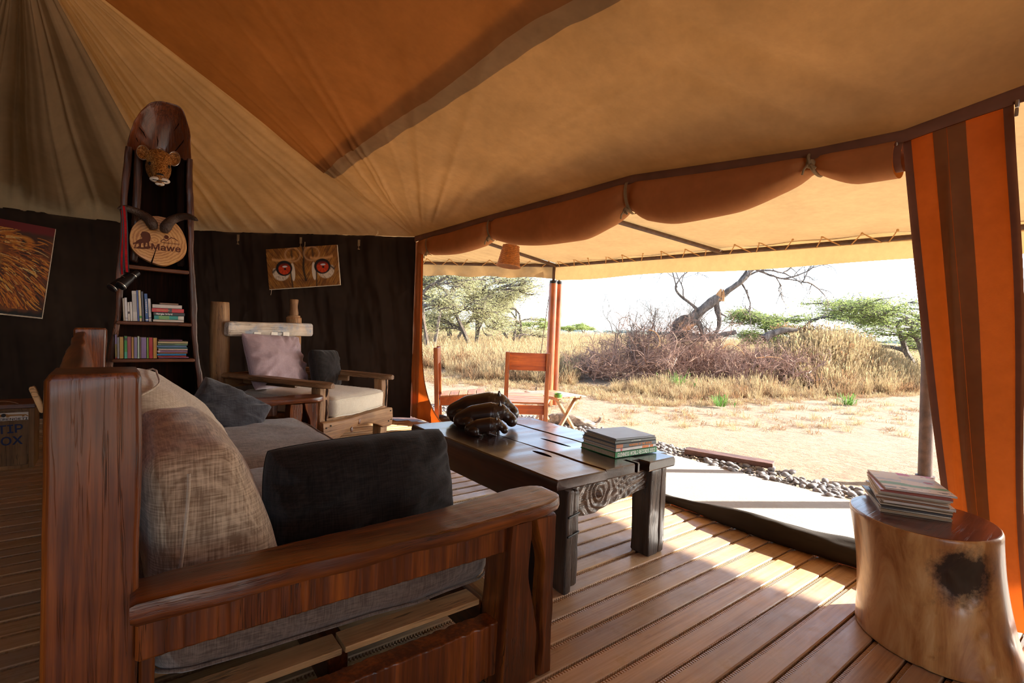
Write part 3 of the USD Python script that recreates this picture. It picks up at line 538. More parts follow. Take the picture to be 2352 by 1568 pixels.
# posts
def post(name, label, x, y, zt, r, mat, cap=True, cat='post', lean=(0, 0)):
    t = thing(name, label, cat, (x, y, G)); top = np.array([x + lean[0], y + lean[1], zt])
    obj('shaft', tube([(x, y, G), (x + lean[0] * .5, y + lean[1] * .5, (zt + G) / 2), top], r, 18), mat, t)
    if cap:
        obj('metal_sleeve', tube([top - [0, 0, .16], top + [0, 0, .05]], r * .93, 16), m_black, t)
        obj('tip', tube([top + [0, 0, .04], top + [0, 0, .32]], .024, 12), m_pipe, t)
    return t
post('awning_post', 'thicker left one of the two varnished wooden poles at the awning corner', PA[0] - .02, PA[1] + .02, 1.92, .07, m_pole, cat='pole')
post('awning_post', 'slimmer right one of the two varnished wooden poles at the awning corner', PA[0] + .125, PA[1] + .03, 1.92, .055, m_pole, cat='pole')
t = thing('steel_post', 'dark rusty steel pipe post beside the hanging canvas flap', 'post', (6.03, 1.33, G))
obj('shaft', tube([(6.0, 1.33, G), (6.01, 1.36, 1.0), (6.02, 1.42, 2.16)], .055, 20), m_pipe, t)
obj('foot_collar', tube([(6.0, 1.33, G), (6.0, 1.33, G + .06)], .075, 20), m_pipe, t)
post('awning_post', 'varnished wooden awning pole out to the right whose shadow crosses the concrete', 6.02, .34, 1.95, .075, m_pole, cat='pole')
t = thing('guy_rope', 'thin guy rope slanting down from the awning corner poles', 'rope', (6.6, 7.6, G))
obj('strand', tube([(5.75, 6.45, 1.75), (6.2, 7.1, .9), (6.7, 7.8, G)], .006, 5), m_pipe, t)
obj('peg', tube([(6.7, 7.8, G), (6.72, 7.83, G + .1)], .012, 6), m_pipe, t)
# wicker lampshade
lp = at(1171, 588, 6.6); up_ = N(np.array([.12, .0, 1.0])); sx = N(np.cross(up_, CR)); M = frame(lp, N(np.cross(sx, up_)), sx, up_)
t = thing('wicker_lampshade', 'tapered wicker lampshade hanging under the awning', 'lampshade', lp)
rings = []; kk = 44
for i, z in enumerate(np.linspace(-.135, .135, 19)):
    r = .15 - .045 * (z + .135) / .27; ph = np.linspace(0, 2 * np.pi, kk, endpoint=False)
    rr_ = r + .006 * np.sin(ph * 11 + np.pi * (i % 2)) + (.006 if i in (0, 18) else 0)
    rings.append(np.stack([rr_ * np.cos(ph), rr_ * np.sin(ph), np.full(kk, z)], -1))
obj('woven_shade', xf(loft(np.array(rings), caps=False), M), m_wick, t)
obj('rim', xf(lathe([(.147, -.140), (.162, -.140), (.164, -.128), (.149, -.126), (.147, -.140)], 40), M), m_wick, t)
obj('top', xf(move(disc(.105, .008), (0, 0, .13)), M), m_wick, t)
obj('cord', tube([lp + up_ * .13, lp + [0, 0, .4]], .004, 5), m_black, t)

# =================================================================== sofa
t = sofa = thing('wooden_sofa', 'heavy dark hewn wood sofa in the left foreground with one tall post', 'sofa', (.5, 2.6, 0))
S = lambda *a, **k: beam(*a, **k)
obj('post', S((-.04, 1.335, 0), (-.04, 1.335, 1.03), .148, .16, up=(0, 1, 0), b=.012, n=24, wob=.003, seed=1, k=4), m_sofaz, t)
obj('post', S((-.15, 3.93, 0), (-.15, 3.93, 1.05), .15, .13, up=(0, 1, 0), b=.012, n=16, wob=.008, seed=2), m_sofaz, t)
# leaning back board with a waney upper edge
obj('back_board', S((-.062, 1.41, .90), (-.17, 3.87, .90), .05, .26, up=(-.20, 0, 1), b=.012, n=40, wob=.008, wsc=3, seed=3), m_sofay, t)
obj('back_board', S((-.03, 1.41, .62), (-.09, 3.87, .62), .05, .18, up=(-.28, 0, 1), b=.012, n=30, wob=.006, wsc=3, seed=4), m_sofay, t)
obj('wooden_pin', S((-.116, 1.30, .955), (-.132, 1.30, 1.005), .010, .014, up=(0, 1, 0), b=.003, n=5, wob=.003), m_slat, t)
def arm(y0, sgn, seed):                                # y0 outer face; sgn +1: near arm
    xs = np.r_[.02, .03, np.linspace(.06, 1.14, 44), 1.165, 1.185, 1.196, 1.2]; rings = []
    rs = np.random.default_rng(seed)
    for x in xs:
        f = (x - .02) / 1.18; tip = math.sqrt(max(0.0, 1 - max(0, (x - 1.08) / .121) ** 2))
        wi = (.125 + .085 * f) * (.35 + .65 * tip); yo = .006 * math.sin(x * 9 + seed) + .004 * math.sin(x * 23)
        yo *= .6
        zt = .582 + .006 * math.sin(x * 5 + 1); th_ = .036 + .010 * (1 - f) + .002 * math.sin(x * 17)
        e = .006 if x in (xs[0], xs[-1]) else 0
        pts = np.array([(yo + .004, -.5), (yo, -.3), (yo + .002, .12), (yo + .004, .42), (yo + .014, .5), (wi - .016, .5), (wi - .004, .40), (wi, .1), (wi, -.35), (wi - .006, -.5)])
        if x > 1.08: pts[:, 0] += (1 - tip) * .07
        rings.append(np.stack([np.full(10, x), y0 + sgn * pts[:, 0], zt - th_ / 2 + pts[:, 1] * (th_ - 2 * e)], -1))
    m = loft(np.array(rings) if sgn < 0 else np.array(rings)[:, ::-1]); return wobble(wobble(m, .002, 14, seed), .0025, 45, seed + 3)
obj('armrest', arm(1.195, 1, 3), m_sofax, t)
obj('armrest', arm(3.985, -1, 8), m_sofax, t)
def sawn(p0, p1, w, h, seed, mat, amp=.0022):          # board whose face carries upright saw marks
    m = S(p0, p1, w, h, b=.006, n=150, wob=.002, seed=seed); v, f = m; rs = np.random.default_rng(seed)
    g = np.interp(v[:, 0] + v[:, 1], np.linspace(-1, 6, 900), rs.uniform(-1, 1, 900)); c = (np.asarray(p0) + p1)[1] / 2
    v[:, 1] += np.sign(v[:, 1] - c) * g * amp; return v, f
obj('arm_apron', sawn((.03, 1.262, .497), (.99, 1.262, .497), .05, .105, 4, m_sofaz), m_sofaz, t)
obj('arm_apron', sawn((.0, 3.93, .497), (.9, 3.93, .497), .05, .105, 5, m_sofaz), m_sofaz, t)
def cracked_post(x0, x1, y, d, zt, seed, name='front_post'):
    n = 40; xs_c = (x0 + x1) / 2; w = x1 - x0
    def half(a, b, sd):
        rings = []
        for z in np.r_[0, .004, np.linspace(.02, zt - .012, n), zt - .003, zt]:
            cr = .006 + .012 * math.exp(-((z - zt * .72) / .12) ** 2) + .012 * (meshkit.noise(np.array([z * 8.0, sd * 0 + 1.5, 0]), 3) - .5) + .004 * math.sin(z * 21)
            cx = xs_c + w * (.06 + .12 * math.sin(z * 5.2 + 1.1) + .02 * math.sin(z * 17)); e = .004 if z in (0, zt) else 0
            tl = .02 * (1 - z / zt)
            l = (x0 - tl) if a == 0 else cx + max(cr, .002); r = cx - max(cr, .002) if a == 0 else x1
            rings.append(np.array([(l + .006 + e, y - d / 2 + e, z), (r - .010 - e, y - d / 2 + .002 + e, z), (r - e, y - d / 2 + .02, z), (r - e, y + d / 2 - .01, z), (r - .01 - e, y + d / 2 - e, z), (l + .008 + e, y + d / 2 - e, z), (l + e, y + d / 2 - .01, z), (l + e, y - d / 2 + .012, z)]))
        return wobble(loft(np.array(rings)), .004, 12, sd)
    core = S((xs_c, y + .02, .01), (xs_c, y + .02, zt - .02), w * .7, d * .6, up=(0, 1, 0), n=4, wob=0)
    return join(half(0, 1, seed), half(1, 0, seed + 1)), core
for (yy, sd) in ((1.282, 1), (3.90, 6)):
    a, core = cracked_post(.965, 1.165, yy, .135, .535, sd)
    fp = obj('front_post', a, m_sofaz, t); obj('heartwood', core, m_niche, fp)
obj('end_rail', sawn((.04, 1.285, .125), (.975, 1.285, .135), .07, .17, 8, m_sofaz, .004), m_sofaz, t)
obj('end_rail', S((.0, 3.9, .13), (.95, 3.9, .13), .06, .17, n=20, seed=9), m_sofax, t)
obj('front_rail', S((1.0, 1.35, .165), (1.0, 3.84, .165), .10, .15, n=40, wob=.004, seed=10), m_sofay, t)
obj('rear_rail', S((.02, 1.42, .165), (.02, 3.84, .165), .06, .15, n=20, seed=11), m_sofay, t)
obj('leg_board', S((.055, 1.40, 0), (.055, 1.40, .44), .03, .10, up=(0, 1, 0), n=8, seed=12), m_sofaz, t)
yy = 1.385; i = 0
while yy < 3.8:
    a, b = (.05, .49 + .03 * math.sin(i * 2)) , (.50 + .03 * math.sin(i * 2), .945)
    for q in (a, b): obj('slat', S((q[0], yy, .243), (q[1], yy, .243), .082, .018, b=.002, n=4, wob=.001, seed=20 + i), m_slat, t)
    yy += .17; i += 1
obj('centre_rail', S((.5, 1.4, .16), (.5, 3.84, .16), .06, .14, n=10), m_sofay, t)

def boxcushion(name, label, cat, M, size, r, mat, bulge=(.02, .02, .04), seed=0, noise=.014, group=None, pipe=True, shear=None, seam=(0.9, .9)):
    t = thing(name, label, cat, M[:3, 3], group=group)
    v, f = rounded(*size, r, 5, bulge, noise, 4.5, seed)
    if shear is not None: v = shear(v)
    obj('cover', xf((v, f), M), mat, t, smooth=True)
    if pipe:
        hx, hy, hz = np.array(size) / 2; rr = r * .5
        for sz in (1, -1):
            c = rrect(2 * hx - .006, 2 * hy - .006, r, 6); P = np.c_[c, np.full(len(c), sz * (hz - r * .42))]; P = np.vstack([P, P[:1]])
            P = np.vstack([np.linspace(P[i], P[i + 1], 8)[:-1] for i in range(len(P) - 1)] + [P[-1:]])
            P[:, 0] *= 1; u = P / [hx, hy, hz]
            for ax, o in ((0, 1), (1, 0)):
                P[:, ax] += bulge[ax] * np.sign(u[:, ax]) * np.clip(np.abs(u[:, ax]), 0, 1) ** 3 * np.clip(1 - u[:, o] ** 2, 0, 1) * .6
            P = P + np.stack([meshkit.fbm(P * 4.5 + 9.1 * k, 3, seed + k) - .5 for k in range(3)], -1) * noise * 2
            if shear is not None: P = shear(P)
            obj('piping', xf(tube(P, .0045, 6), M), mat, t, smooth=True)
    return t
E3 = np.eye(3)
def PM(o, x, y): x = N(x); y = np.asarray(y, float); y = N(y - x * np.dot(x, y)); return frame(o, x, y)
# seat cushions (two) and back cushions
boxcushion('seat_cushion', 'taupe seat cushion on the near half of the dark sofa, seen under the armrest', 'cushion', PM((.555, 2.0, .355), (1, 0, 0), (0, 1, 0)), (.98, 1.20, .19), .085, m_taupe, (.05, .03, .045), 2, .02)
boxcushion('seat_cushion', 'taupe seat cushion on the far half of the dark sofa', 'cushion', PM((.535, 3.18, .36), (1, 0, 0), (0, 1, 0)), (.94, 1.12, .20), .08, m_taupe, (.05, .03, .045), 5, .02)
def bk(v):                                            # a slumped back cushion: belly forward and low
    v = v.copy(); z = v[:, 2]; k = np.clip((v[:, 0] + .14) / .28, 0, 1); v[:, 0] += k * (.055 * np.cos((z + .12) * 5.5) - .02); return v
def bk1(v):
    v = v.copy(); z = v[:, 2]; k = np.clip((v[:, 0] + .12) / .24, 0, 1); v[:, 0] += k * (.045 - .09 * np.clip((z + .26) / .52, 0, 1) + .025 * np.cos(z * 6)); return v
bc1 = boxcushion('back_cushion', 'brown linen back cushion standing upright at the near end of the sofa', 'cushion', PM((.195, 1.90, .535), N((.99, 0, .10)), (0, 1, 0)), (.25, .80, .54), .05, m_beige, (.03, .025, .025), 11, .016, shear=bk1, pipe=False)
cv = np.array(UsdGeom.Mesh(stage.GetPrimAtPath(bc1 + '/cover')).GetPointsAttr().Get()); sel = cv[np.abs(cv[:, 1] - cv[:, 1].min()) < .07]
pth = [sel[np.argmin((sel[:, 0] + .075 - .02 * math.sin(z * 7)) ** 2 + (sel[:, 2] - z) ** 2 + .02 * (sel[:, 1] - cv[:, 1].min()))] for z in np.linspace(-.23, .24, 20)]
obj('seam', tube(spline(np.array(pth)[::3], 40) + [0, -.001, 0], .0045, 6), m_beige2, bc1, smooth=True, local=True)
boxcushion('back_cushion', 'pale linen back cushion leaning against the middle of the sofa back', 'cushion', PM((.175, 2.83, .60), N((.84, 0, .46)), (0, 1, 0)), (.24, .92, .60), .09, m_beige2, (.05, .03, .03), 15, .022, shear=bk)
def softpillow(name, label, M, w, h, th, mat, seed, wr=.014, ear=.35, corner=.07):
    t = thing(name, label, 'pillow', M[:3, 3]); obj('cover', xf(pillow(w, h, th, seed, 46, wr, ear=ear, corner=corner), M), mat, t, smooth=True)
    g = np.linspace(-1, 1, 30); e = [np.stack([g, 0 * g - 1], -1), np.stack([0 * g + 1, g], -1), np.stack([-g, 0 * g + 1], -1), np.stack([0 * g - 1, -g], -1)]
    U = np.vstack(e); P = np.stack([w / 2 * U[:, 0] * (1 - .09 * (1 - U[:, 1] ** 2)), h / 2 * U[:, 1] * (1 - .09 * (1 - U[:, 0] ** 2)), 0 * U[:, 0]], -1); P = P * (1 - corner * U[:, :1] ** 2 * U[:, 1:] ** 2)
    P[:, 2] = (meshkit.fbm(P * 5 + seed * 3.1, 2, seed + 9) - .5) * .02
    obj('seam', xf(tube(P, .0022, 6), M), mat, t, smooth=True); return t
# charcoal lumbar pillow behind the near arm, slate pillow against the far one
softpillow('scatter_pillow', 'large charcoal pillow lying behind the near armrest of the sofa', PM((.675, 1.66, .57), (1, .02, .015), (-.02, .25, 1)), .72, .41, .27, m_char, 4, .034, .5, .15)
softpillow('scatter_pillow', 'slate grey pillow leaning at the far end of the sofa', PM((.505, 3.48, .535), N((.62, -.1, -.34)), N((.30, .55, .62))), .46, .44, .19, m_slate, 9, .03, .42)

# =================================================================== armchair (local frame: x along its front, y towards its back)
AO, ARZ = (1.585, 4.155, 0), math.atan2(.54, .84)
t = thing('rustic_armchair', 'rustic weathered wooden armchair standing before the dark canvas wall', 'armchair', AO, ARZ)
L_ = dict(local=True)
def logpost(x, y, z0, z1, r, seed, lean=(0, 0)):
    zs = np.r_[z0, z0 + .003, np.linspace(z0 + .01, z1 - .02, 18), z1 - .008, z1]; th = np.linspace(0, 2 * np.pi, 18, endpoint=False); R = []
    for z in zs:
        f = (z - z0) / (z1 - z0); q = r * (1 - .08 * f) * (1 if z0 < z < z1 else .93) * (1 + .05 * math.sin(f * 9 + seed))
        R.append(np.stack([x + lean[0] * f + q * np.cos(th) * (1 + .05 * np.sin(2 * th + seed)), y + lean[1] * f + q * np.sin(th), np.full(18, z)], -1))
    return wobble(loft(np.array(R)), .004, 14, seed)
obj('back_post', logpost(-.425, 1.05, 0, 1.27, .078, 1, (-.01, .02)), m_rusz, t, **L_)
obj('back_post', logpost(.40, 1.05, 0, 1.17, .075, 4, (.0, .02)), m_rusz, t, **L_)
obj('peg', join(logpost(.395, 1.07, 1.12, 1.185, .066, 5), logpost(.395, 1.07, 1.18, 1.345, .042, 6)), m_rusz, t, **L_)
obj('top_rail', S((-.46, .965, 1.05), (.52, .965, 1.05), .07, .125, b=.018, n=30, wob=.006, wsc=7, seed=7), m_paint, t, **L_)
for xx in (-.12, .07, .21): obj('tag', rounded(.085, .006, .045, .002, 2) if False else move(rounded(.075, .008, .042, .003, 2), (xx - .06, .925, 1.005)), m_white, t, **L_)
obj('lower_rail', S((-.44, .99, .62), (.44, .99, .62), .05, .12, n=16, seed=8), m_rusx, t, **L_)
for sx, sd in ((-1, 3), (1, 5)):
    ys = np.r_[-.075, -.070, -.05, -.02, np.linspace(.03, 1.02, 26), 1.03]; R = []
    for yv in ys:
        q = .062 * math.sqrt(max(.12, 1 - max(0, (.02 - yv) / .1) ** 2)) * (1 if yv < .6 else 1 - .25 * (yv - .6)); z = .655 + .012 * (yv - .3)
        c = sx * (.415 - (.0 if yv < .5 else .0)) + .008 * math.sin(yv * 6 + sd)
        R.append(np.array([(c - q, yv, z - .012), (c - q, yv, z + .010), (c - q + .012, yv, z + .022), (c + q - .012, yv, z + .022), (c + q, yv, z + .010), (c + q, yv, z - .012), (c + q - .01, yv, z - .018), (c - q + .01, yv, z - .018)]))
    m = wobble(loft(np.array(R)[:, ::-1]), .004, 10, sd); obj('armrest', m, m_rusy, t, **L_)
    xa = sx * .405
    leg = obj('front_leg', S((xa, .045, 0), (xa - sx * .0, .045, .64), .105, .09, up=(0, 1, 0), b=.012, n=20, wob=.007, wsc=9, seed=10 + sd), m_rusz, t, **L_)
    obj('crack', S((xa + .012, -.001, .37), (xa + .018, -.001, .63), .016, .006, up=(0, 1, 0), b=.002, n=24, wob=.012, wsc=16, seed=sd), m_niche, leg, **L_)
    obj('side_rail', S((sx * .42, .08, .29), (sx * .42, 1.0, .29), .045, .14, b=.008, n=16, wob=.004, seed=20 + sd), m_rusy, t, **L_)
    obj('arm_bracket', S((sx * .33, .35, .62), (sx * .33, .9, .62), .03, .05, n=6), m_rusy, t, **L_)
# arched front rail
xs = np.linspace(-.47, .465, 50); R = []
for x in xs:
    zt = .372 + .004 * math.sin(x * 9) - .006 * math.exp(-((x + .2) / .15) ** 2); u = (x + .47) / .935
    zb_ = .200 + .085 * math.sin(np.pi * np.clip((u - .16) / .70, 0, 1)) ** .8; e = .003 if x in (xs[0], xs[-1]) else 0
    R.append(np.array([(x, -.045, zb_ + .01), (x, -.052, (zt + zb_) / 2), (x, -.045, zt - .008), (x, -.036, zt - e), (x, -.008, zt - e), (x, -.004, zt - .008), (x, -.004, zb_ + .01), (x, -.012, zb_ + e), (x, -.038, zb_ + e)]))
rail = obj('front_rail', wobble(loft(np.array(R)), .003, 12, 4), m_rusx, t, **L_)
for (x, z) in ((-.44, .33), (-.39, .34), (-.44, .25), (-.40, .24), (.43, .34), (.44, .26), (.40, .25)): obj('nail', move(xf(disc(.006, .006, 10), rot((1, 0, 0), 90)), (x, -.0525, z)), m_black, rail, **L_)
for (x, z, r) in ((-.03, .315, .016), (-.13, .265, .015)): obj('knot', ball((x, -.048, z), r, (1, .45, 1.5)), m_caser, rail, **L_)
obj('seat_board', box(-.42, .42, .0, 1.0, .36, .385), m_rusx, t, **L_)
Rz = np.array([[math.cos(ARZ), -math.sin(ARZ), 0], [math.sin(ARZ), math.cos(ARZ), 0], [0, 0, 1]])
def AC(x, y, z): return Rz @ np.array([x, y, z]) + AO
def AV(x, y, z): return N(Rz @ np.array([x, y, z]))
boxcushion('seat_cushion', 'cream cotton seat cushion on the rustic armchair', 'cushion', PM(AC(0, .44, .465), AV(1, 0, 0), AV(0, 1, 0)), (.69, .96, .16), .045, m_creamc, (.01, .03, .035), 21, .014)
softpillow('scatter_pillow', 'mauve pillow propped against the back of the rustic armchair', PM(AC(-.11, .77, .775), AV(1, .02, -.05), AV(.03, .36, .93)), .66, .52, .22, m_mauve, 13, .05, .45)
softpillow('scatter_pillow', 'small charcoal pillow in front of the mauve one on the rustic armchair', PM(AC(.25, .55, .70), AV(1, .18, -.05), AV(-.02, .22, .97)), .40, .38, .19, m_char, 17, .016, .3)

# =================================================================== coffee table
t = thing('coffee_table', 'low dark hewn plank coffee table with glossy top', 'table', (1.92, 2.26, 0))
def topboard(x0, x1, y0, y1, seed, z=.5, th=.05, notch=None, right=None):
    n = 70; ys = np.r_[y0, y0 + .004, np.linspace(y0 + .012, y1 - .012, n), y1 - .004, y1]; R = []
    for yv in ys:
        e = .006 if yv in (ys[0], ys[-1]) else 0; a = x0 + .001 * math.sin(yv * 9 + seed); b = x1 + .001 * math.sin(yv * 7 + seed * 2)
        zz = z + .002 * math.sin(yv * 5 + seed)
        R.append(np.array([(a, yv, zz - th + e), (a - .002, yv, zz - th / 2), (a + .001, yv, zz - .006 - e), (a + .007, yv, zz - e), (b - .007, yv, zz - e), (b - .001, yv, zz - .006 - e), (b + .002, yv, zz - th / 2), (b, yv, zz - th + e)]))
    return wobble(loft(np.array(R)[:, ::-1]), .0035, 9, 2)
def cut(mesh, *cutters):
    M = m3.Manifold(m3.Mesh(np.asarray(mesh[0], np.float32), np.asarray(mesh[1], np.uint32)))
    for c in cutters:
        C = m3.Manifold(m3.Mesh(np.asarray(c[0], np.float32), np.asarray(c[1], np.uint32)))
        if C.volume() < 0: C = m3.Manifold(m3.Mesh(np.asarray(c[0], np.float32), np.asarray(c[1][:, ::-1], np.uint32)))
        M = M - C
    if M.is_empty(): return mesh
    m = M.to_mesh(); return np.array(m.vert_properties[:, :3]), np.array(m.tri_verts)
def outward(mesh):
    tm = trimesh.Trimesh(*mesh, process=False); return mesh if tm.volume > 0 else (mesh[0], mesh[1][:, ::-1])
slot = lambda x, y, a, b: xf(disc(1, .2, 24), np.array([[a, 0, 0, x], [0, b, 0, y], [0, 0, 1, .47], [0, 0, 0, 1.0]]))
B1 = outward(topboard(1.492, 1.803, 1.572, 2.955, 2)); B2 = outward(topboard(1.8045, 2.118, 1.578, 2.945, 5)); B3 = outward(topboard(2.1195, 2.335, 1.566, 2.93, 9))
obj('top_board', cut(B1, slot(1.74, 1.96, .018, .075), slot(1.80, 2.35, .006, .2)), m_tabley, t, smooth=30)
obj('top_board', cut(B2, slot(1.98, 2.12, .014, .13), move(box(-.04, .04, -.05, .03, -.1, .1), (2.095, 1.60, .5)), move(box(-.012, .012, -.1, .07, -.1, .1), (2.03, 1.585, .5))), m_tabley, t, smooth=30)
obj('top_board', cut(B3, slot(2.22, 1.9, .008, .05)), m_tabley, t, smooth=30)
obj('edge_board', outward(topboard(2.338, 2.40, 1.66, 2.85, 12, .492, .035)), m_tabley, t, smooth=30)
# carved end apron with a knot that stands out in rings
nx, nz = 90, 36; X = np.linspace(1.62, 2.15, nx)[:, None]; Zt = .448; u = (X - 1.62) / .53; zlow = .30 + .055 * u ** 1.6 - .012 * np.exp(-((u - .25) / .12) ** 2)
Z = zlow + (Zt - zlow) * np.linspace(0, 1, nz)[None, :]; kd = np.hypot((X - 1.80) * 1.0, (Z - .375) * 1.15)
D = .0055 * np.cos(kd * 190 + 9 * meshkit.noise(np.stack([X * 14 + 0 * Z, Z * 14 + 0 * X, 0 * Z], -1), 2)) * np.exp(-kd / .10) + .012 * np.exp(-(kd / .022) ** 2) + .0035 * np.sin((X * 70 - Z * 150) + 9 * meshkit.noise(np.stack([X * 9 + 0 * Z, Z * 9 + 0 * X, 0 * Z], -1), 6)) * np.clip((X - 1.85) * 5, 0, 1) + .008 * (meshkit.fbm(np.stack([X * 22 + 0 * Z, Z * 22 + 0 * X, 0 * Z], -1), 4, 3) - .5)
Pf = np.stack([X + 0 * Z, 1.605 - D, Z], -1); Pb = np.stack([X + 0 * Z, 1.66 + 0 * Z, Z], -1)
ring = np.concatenate([Pf, Pb[:, ::-1]], 1); obj('end_apron', loft(ring), m_tablex, t, smooth=40)
obj('end_apron', S((1.62, 2.88, .385), (2.2, 2.88, .385), .05, .13, n=14), m_tablex, t)
obj('side_apron', S((1.565, 1.66, .375), (1.565, 2.86, .375), .05, .155, n=30, wob=.006, seed=4), m_tabley, t)
obj('side_apron', S((2.255, 1.68, .39), (2.255, 2.86, .39), .04, .12, n=20, wob=.006, seed=5), m_tabley, t)
def tleg(x0, x1, y0, y1, seed, zt=.45): return S(((x0 + x1) / 2, (y0 + y1) / 2, 0), ((x0 + x1) / 2, (y0 + y1) / 2, zt), x1 - x0, y1 - y0, up=(0, 1, 0), b=.008, n=24, wob=.005, wsc=10, seed=seed)
obj('leg', join(tleg(2.15, 2.235, 1.575, 1.69, 3), tleg(2.24, 2.285, 1.578, 1.69, 4)), m_tablez, t)
obj('leg', tleg(2.29, 2.33, 1.66, 1.72, 14), m_tablez, t)
obj('leg', join(tleg(1.525, 1.567, 1.54, 1.64, 5), wobble(move(tleg(1.572, 1.617, 1.555, 1.64, 6, .42), (0, 0, .02)), .004, 8, 2)), m_tablez, t)
for z in (.34, .255): obj('iron_staple', S((1.53, 1.535, z), (1.612, 1.548, z + .006), .008, .008, b=.002, n=3, wob=.001), m_black, t)
obj('leg', tleg(1.54, 1.64, 2.82, 2.92, 7), m_tablez, t); obj('leg', tleg(2.17, 2.28, 2.80, 2.91, 8), m_tablez, t)

# =================================================================== carved hippos on the table
def hippo(label, cx, cy, L, hgt, seed, head=0.0, z0=.505, ang=-37.7, baby=False):
    """Lying hippo, nose to +x, L nose to tail, hgt at the back."""
    s = L; h = hgt; B = []
    B += [((-.37 * s, 0, h * .31), h * .27, (-.16 * s, 0, h * .44), h * .39), ((-.16 * s, 0, h * .44), h * .39, (.12 * s, 0, h * .53), h * .42)]         # trunk
    B += [((-.36 * s, .03 * s, h * .22), h * .22, (-.24 * s, .10 * s, h * .24), h * .24), ((-.36 * s, -.03 * s, h * .22), h * .22, (-.24 * s, -.12 * s, h * .24), h * .25)]   # haunches
    B += [((-.24 * s, -.13 * s, h * .14), h * .14, (-.10 * s, -.15 * s, h * .08), h * .08), ((-.24 * s, .12 * s, h * .14), h * .14, (-.10 * s, .14 * s, h * .08), h * .08)]
    B += [((.10 * s, -.10 * s, h * .16), h * .15, (.24 * s, -.11 * s, h * .075), h * .075), ((.10 * s, .10 * s, h * .16), h * .15, (.24 * s, .11 * s, h * .075), h * .075)]       # forelegs
    B += [((.13 * s, 0, h * .56), h * .37, (.26 * s, head, h * .62), h * .29)]                                                                                  # neck
    B += [((.26 * s, head, h * .64), h * .27, (.33 * s, head, h * .56), h * .235), ((.33 * s, head, h * .56), h * .22, (.45 * s, head, h * .36), h * .20), ((.455 * s, head - .035 * s, h * .33), h * .20, (.455 * s, head + .035 * s, h * .33), h * .20)]
    for sg in (-1, 1):
        B += [((.255 * s, head + sg * .06 * s, h * .84), h * .06, (.25 * s, head + sg * .075 * s, h * .945), h * .03)]                                           # ears
        B += [((.345 * s, head + sg * .05 * s, h * .745), h * .05, (.345 * s, head + sg * .05 * s, h * .75), h * .05)]                                              # brows
        B += [((.475 * s, head + sg * .045 * s, h * .515), h * .035, (.48 * s, head + sg * .045 * s, h * .515), h * .03)]                                           # nostrils
    B += [((-.44 * s, 0, h * .34), h * .05, (-.475 * s, 0, h * .18), h * .03)]
    v, f = blob(B, h * .055, 6); v[:, 2] = np.maximum(v[:, 2], 0)
    g = np.clip(1 - np.abs(v[:, 0] - .135 * s) / (.008 * s), 0, 1) + .8 * np.clip(1 - np.abs(v[:, 0] - .175 * s) / (.008 * s), 0, 1) + .6 * np.clip(1 - np.abs(v[:, 0] - .205 * s) / (.007 * s), 0, 1)
    c = np.stack([v[:, 0], 0 * v[:, 1], np.full(len(v), h * .5)], -1); d = v - c; v = v - d / np.maximum(np.linalg.norm(d, axis=1, keepdims=True), 1e-6) * (g * h * .030 * (v[:, 2] > .02 * h))[:, None]
    mo = np.clip(1 - np.abs(v[:, 2] - (h * .30 - (v[:, 0] - .36 * s) * .25)) / (.018 * h), 0, 1) * (v[:, 0] > .34 * s); v[:, 1] -= np.sign(v[:, 1] - head) * mo * h * .02
    t = thing('hippo_figurine', label, 'figurine', (cx, cy, z0), math.radians(ang))
    obj('body', (v, f), m_hippo, t, smooth=True, local=True)
    for sg in (-1, 1): obj('eye', ball((.355 * s, head + sg * .085 * s, h * .715), h * .026), m_black, t, local=True)
hippo('largest carved black hippo figurine, at the back of the three on the table', 1.905, 2.775, .465, .222, 1, .0)
hippo('middle carved black hippo figurine, between the largest and the smallest', 1.805, 2.595, .385, .182, 2, .0, ang=-36)
hippo('smallest carved black hippo figurine, in front of the other two', 1.715, 2.445, .25, .115, 3, .0, ang=-37)

# =================================================================== books and magazines
_bm = {}
def colmat(c):
    if c not in _bm: _bm[c] = plain('cover_%02x%02x%02x' % c, lin(*c), .45, coat=.15, var=.06)
    return _bm[c]
def book(label, M, w, d, th, c, cat='book', grp=None, title=None, tcol=(240, 236, 226), extra=(), name=None, soft=False):
    """M: frame at the centre; x along the spine (height w), y away from the spine edge (d), z through the thickness. The spine faces -y."""
    t = thing(name or 'book', label, cat, M[:3, 3], group=grp); mt = colmat(c); k = .0012 if soft else .0028; o = 0 if soft else .003
    sp = [box(-w / 2, w / 2, -d / 2, d / 2, th / 2 - k, th / 2), box(-w / 2, w / 2, -d / 2, d / 2, -th / 2, -th / 2 + k), box(-w / 2, w / 2, -d / 2, -d / 2 + k, -th / 2, th / 2)]
    obj('cover', xf(join(*sp), M), mt, t, smooth=False)
    obj('page_block', xf(box(-w / 2 + o, w / 2 - o, -d / 2 + k, d / 2 - o, -th / 2 + k, th / 2 - k), M), m_paper, t, smooth=False)
    if title:
        s, hh, x, wd = title; obj('title', text(s, hh, M @ frame((x, -d / 2 - .0002, 0), (1, 0, 0), (0, 0, 1), (0, -1, 0)), .0008, True, wd), colmat(tcol), t, smooth=False)
    for (x0, x1, col) in extra: obj('spine_patch', xf(box(x0, x1, -d / 2 - .0006, -d / 2, -th / 2 + .001, th / 2 - .001), M), colmat(col), t, smooth=False)
    return t
